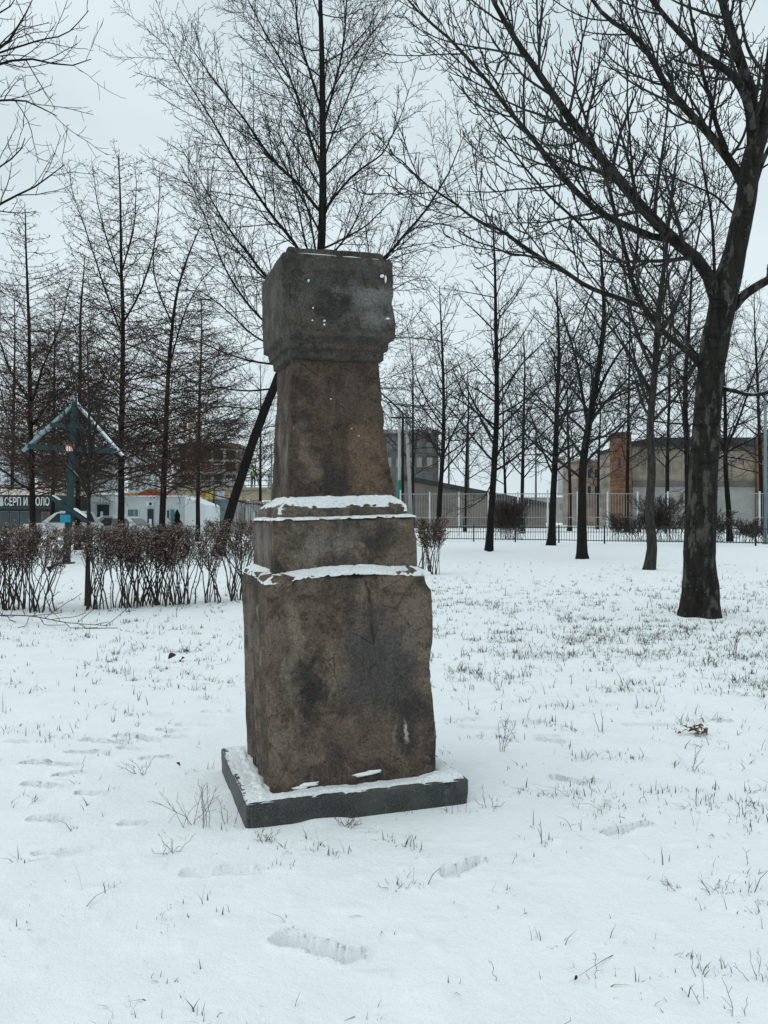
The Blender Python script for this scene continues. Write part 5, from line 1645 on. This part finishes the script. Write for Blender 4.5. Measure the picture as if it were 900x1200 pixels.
def density(x, y):
    dn = .16 * sstep(-.15, .35, fbm(x * .8, y * .8, 201, 3))
    dn = dn + np.where(x > .6, .34, .13)
    def blob(px_, py_, rx, ry, a):
        d = gd(py_); return a * np.exp(-((x - (px_ - 450) / F * d) / rx) ** 2 - ((y - d) / ry) ** 2)
    dn = dn + blob(800, 765, 1.8, 1.6, 1.5) + blob(870, 800, 1.2, 1.2, .7) + blob(690, 745, 1.5, 1.6, .7) + blob(620, 790, .9, 1.0, .5) + blob(880, 740, 1.5, 1.3, .9) + blob(640, 760, 1.2, .8, .4)
    dn = dn + blob(835, 728, .30, .3, 1.6) + blob(790, 722, .3, .25, 1.4) + blob(750, 668, .7, .5, 1.0) + blob(690, 657, .7, .5, .7) + blob(150, 768, .32, .22, 1.3) + blob(185, 765, .35, .22, 1.3) + blob(240, 762, .35, .2, .9) + blob(215, 780, .8, .35, .35)
    dn = dn + blob(600, 880, .6, .5, .4) + blob(720, 900, .8, .6, .35) + blob(860, 930, .6, .5, .4) + blob(480, 1000, .25, .2, .6) + blob(330, 985, .22, .14, .6) + blob(570, 930, .2, .15, .6) + blob(200, 985, .25, .2, .5) + blob(165, 905, .3, .3, .4)
    cl = sstep(.02, .5, fbm(x * 2.6, y * 4.5, 231, 4))
    return dn * (.12 + 2.0 * cl) * (1 - sstep(13.5, 21, y) * .85)


N = 700000
cy = 2.3 + (26 - 2.3) * rng.rand(N); cx = (rng.rand(N) - .5) * 2 * (cy * .56 + .3)
area = 2 * (cy * .56 + .3) * 23.7
keep = rng.rand(N) < np.clip(density(cx, cy), 0, 1.6) * (area / N) * 260 * np.clip(1.25 - cy / 30, .4, 1)
lx, ly = (cx - MC[0]) * UX[0] + (cy - MC[1]) * UX[1], (cx - MC[0]) * VX[0] + (cy - MC[1]) * VX[1]
keep &= (np.maximum(np.abs(lx) - .62, np.abs(ly) - .52) > 0)
cx, cy = cx[keep], cy[keep]
nb = np.minimum(1 + rng.gamma(.8, 2.4, len(cx)).astype(int), 16)
par = np.repeat(np.arange(len(cx)), nb)
m = len(par)
bxx = cx[par] + rng.randn(m) * .022; byy = cy[par] + rng.randn(m) * .022
bz = gz(bxx, byy) - .01
hgt = rng.gamma(2.0, .0135, m) + .008
hgt = np.minimum(hgt, .13) * np.where(cy[par] > 6, 1.35, 1.0)
wid = np.clip(.0011 + .00026 * cy[par], .0014, .0045) * rng.uniform(.7, 1.3, m)
az = rng.rand(m) * 6.283; ln = rng.gamma(1.5, .5, m)
dirx, diry = np.cos(az), np.sin(az)
sx, sy = np.cos(az + 1.57 + rng.randn(m) * .6), np.sin(az + 1.57 + rng.randn(m) * .6)
Vg = []
for s, wf_ in ((0, 1), (.5, .8), (1, .15)):
    bend = ln * hgt * s ** 1.6
    c = np.stack([bxx + dirx * bend, byy + diry * bend, bz + .01 * 0 + hgt * s * np.cos(np.clip(ln * s * .6, 0, 1.2))], -1)
    o = np.stack([sx * wid * wf_, sy * wid * wf_, np.zeros(m)], -1)
    Vg.append(c - o); Vg.append(c + o)
Vg = np.stack(Vg, 1).reshape(-1, 3)
b6 = np.arange(m)[:, None] * 6
Fg = np.concatenate([b6 + np.array([[0, 1, 3, 2]]), b6 + np.array([[2, 3, 5, 4]])])
g = mesh_np('grass', Vg, [Fg], M['grass_blade'], smooth=False)
tag(g, 'sparse dry grass blades poking through the snow', None, None, 'stuff')


def weed(label, x, y, hpx, nst, seed, wpx=30, group='dry weeds standing in the snow', name='dry_weed'):
    rng = np.random.RandomState(seed); d = gd(y)
    X = (x - 450) / F * d; z = gz1(X, d); h = hpx / F * d; w = wpx / F * d
    K = 6; P0 = np.stack([rng.randn(nst) * .015, rng.randn(nst) * .015, np.full(nst, -.02)], -1)
    tx, ty = rng.uniform(-1, 1, nst) * w * .5, rng.uniform(-1, 1, nst) * w * .5; hh = .82 * h * rng.uniform(.45, 1.05, nst)
    P = np.stack([P0 + np.stack([tx * (i / K) ** 1.4, ty * (i / K) ** 1.4, hh * i / K], -1) + rng.randn(nst, 3) * .004 * (i > 0) for i in range(K + 1)], 1)
    k = np.clip(d / 4.5, .7, 2.0)
    h = h * .8; Q = np.full((nst, K + 1), .0016 * k) * np.linspace(1.1, .6, K + 1)[None]
    b = [(P, Q, 4)]
    if nst > 1 or hpx > 35:
        c = grow(rng, P, Q, spacing=.05, start=.25, ratio=.28, taper=.3, ang=(40, 12), K=4, wob=.12, up=.05, rr=.7, rtip=.0009 * k, lmin=.02, lmax=.12)
        b.append((*c, 3))
    V, Fq = tube_mesh(b)
    o = mesh_np(name, V, [Fq], M['weed']); o.location = (X, d, z)
    tag(o, label, 'weed' if name == 'dry_weed' else 'twig', group)


for i, a in enumerate((('tall branching dry weed left of the slab, the one with upright stems', 240, 966, 75, 5, 40), ('wide dry weed with arching stems left of the slab, farther from it', 222, 966, 62, 6, 85),
                       ('small upright dry weed almost touching the left side of the slab', 268, 962, 50, 3, 26), ('dry weed on the right of the monument beside the lower block', 588, 880, 52, 4, 26),
                       ('taller thin dry weed farther right, below the small brown grass clump', 812, 905, 48, 3, 44), ('low bushy weed at the front edge of the slab', 407, 966, 24, 14, 34),
                       ('low bushy weed at the front left corner of the slab', 312, 984, 26, 12, 26), ('forked dry weed near the lower right corner of the picture', 858, 1185, 62, 2, 40),
                       ('dry weed leaning out at the bottom right edge of the picture', 888, 1150, 42, 3, 40), ('dry weed in the trodden snow on the far left', 165, 905, 36, 5, 60),
                       ('small dry weed below the trodden snow, left of the slab', 202, 996, 30, 7, 46), ('dry weed below the right corner of the slab', 572, 945, 30, 5, 40),
                       ('dry weed in the middle right, above the curved footprint', 706, 858, 34, 3, 20), ('dry weed just right of the maple foot', 862, 770, 36, 5, 26),
                       ('small leafy weed tuft right of the centre, in front of the curved footprint', 790, 1038, 20, 8, 26), ('spiky weed tuft near the right edge below the curved footprint', 836, 1044, 22, 9, 34),
                       ('small dark weed tuft in front of the slab, middle', 463, 1036, 18, 8, 30))):
    weed(*a[:5], 500 + i, a[5])
tw = 'single twigs sticking out of the snow'
for i, a in enumerate((('bare twig leaning right below the large footprint', 583, 1148, 36, 1, 30), ('short twig flat on the snow right of the large footprint', 450, 1090, 5, 1, 30), ('slim upright twig at the bottom, right of the middle', 697, 1142, 52, 1, 10),
                       ('slim leaning twig right of the bottom middle', 816, 1140, 40, 1, 14), ('forked twig lying right of the middle', 620, 1068, 26, 1, 36), ('leaning twig above the forked one', 752, 940, 24, 1, 30),
                       ('thin twig near the bottom left', 180, 1146, 18, 1, 10), ('twig standing right of the slab corner', 600, 1010, 30, 1, 16), ('twig standing at the right edge, middle height', 880, 1010, 44, 1, 34),
                       ('bent twig at the bottom edge, right of the middle', 655, 1197, 28, 1, 30), ('thin twig by the left trodden snow', 84, 858, 24, 1, 12), ('curved thin twig in the left trodden snow', 95, 905, 26, 1, 50))):
    weed(*a[:5], 540 + i, a[5], tw, 'twig')


def leaf_litter(label, x, y, s, n, mat, seed, cat='leaf', name='dead_leaf', up=.5):
    rng = np.random.RandomState(seed); d = gd(y); X = (x - 450) / F * d; z = gz1(X, d); w = s / F * d
    bm = bmesh.new()
    for k in range(n):
        c = Vector((rng.randn() * w * .28 * (n > 1), rng.randn() * w * .2 * (n > 1), w * up * rng.rand() * .6))
        L, Wd = w * rng.uniform(.5, 1) * (1 if n < 4 else .45), w * .45 * (1 if n < 4 else .3)
        rot = Matrix.Rotation(rng.rand() * 6.28, 3, 'Z') @ Matrix.Rotation(rng.uniform(-.9, .9), 3, 'X') @ Matrix.Rotation(rng.uniform(-.7, .7), 3, 'Y')
        rows = []
        for i in range(6):
            s_ = i / 5; hw = Wd * math.sin(math.pi * (.08 + .88 * s_)) * .5; cu_ = math.sin(s_ * 2.6) * L * .25
            rows.append([bm.verts.new(c + rot @ Vector(((s_ - .5) * L, v * hw, cu_ + abs(v) * hw * .5))) for v in (-1, 0, 1)])
        for i in range(5):
            for j in range(2): bm.faces.new((rows[i][j], rows[i][j + 1], rows[i + 1][j + 1], rows[i + 1][j]))
    q = MB(); q.bm.free(); q.bm = bm
    o = q.build(name, M[mat], None, True); o.location = (X, d, z + .004); tag(o, label, cat)


leaf_litter('curled dark dead leaf in the grass strip left of the monument', 208, 771, 16, 2, 'dead_leaf', 1, up=1.0)
leaf_litter('small curled dark leaf by the trodden snow left of the slab', 209, 897, 8, 1, 'dead_leaf', 2, up=.8)
leaf_litter('small brown clump of dead grass and leaves right of the monument', 815, 860, 26, 26, 'clump', 3, 'leaf clump', 'leaf_clump')
leaf_litter('dark curled leaf low on the snow near the bottom right', 674, 1148, 8, 1, 'dead_leaf', 4, up=.7)
leaf_litter('dark dead leaf caught at the hedge foot below the cross', 66, 669, 20, 2, 'dead_leaf', 5, up=.8)
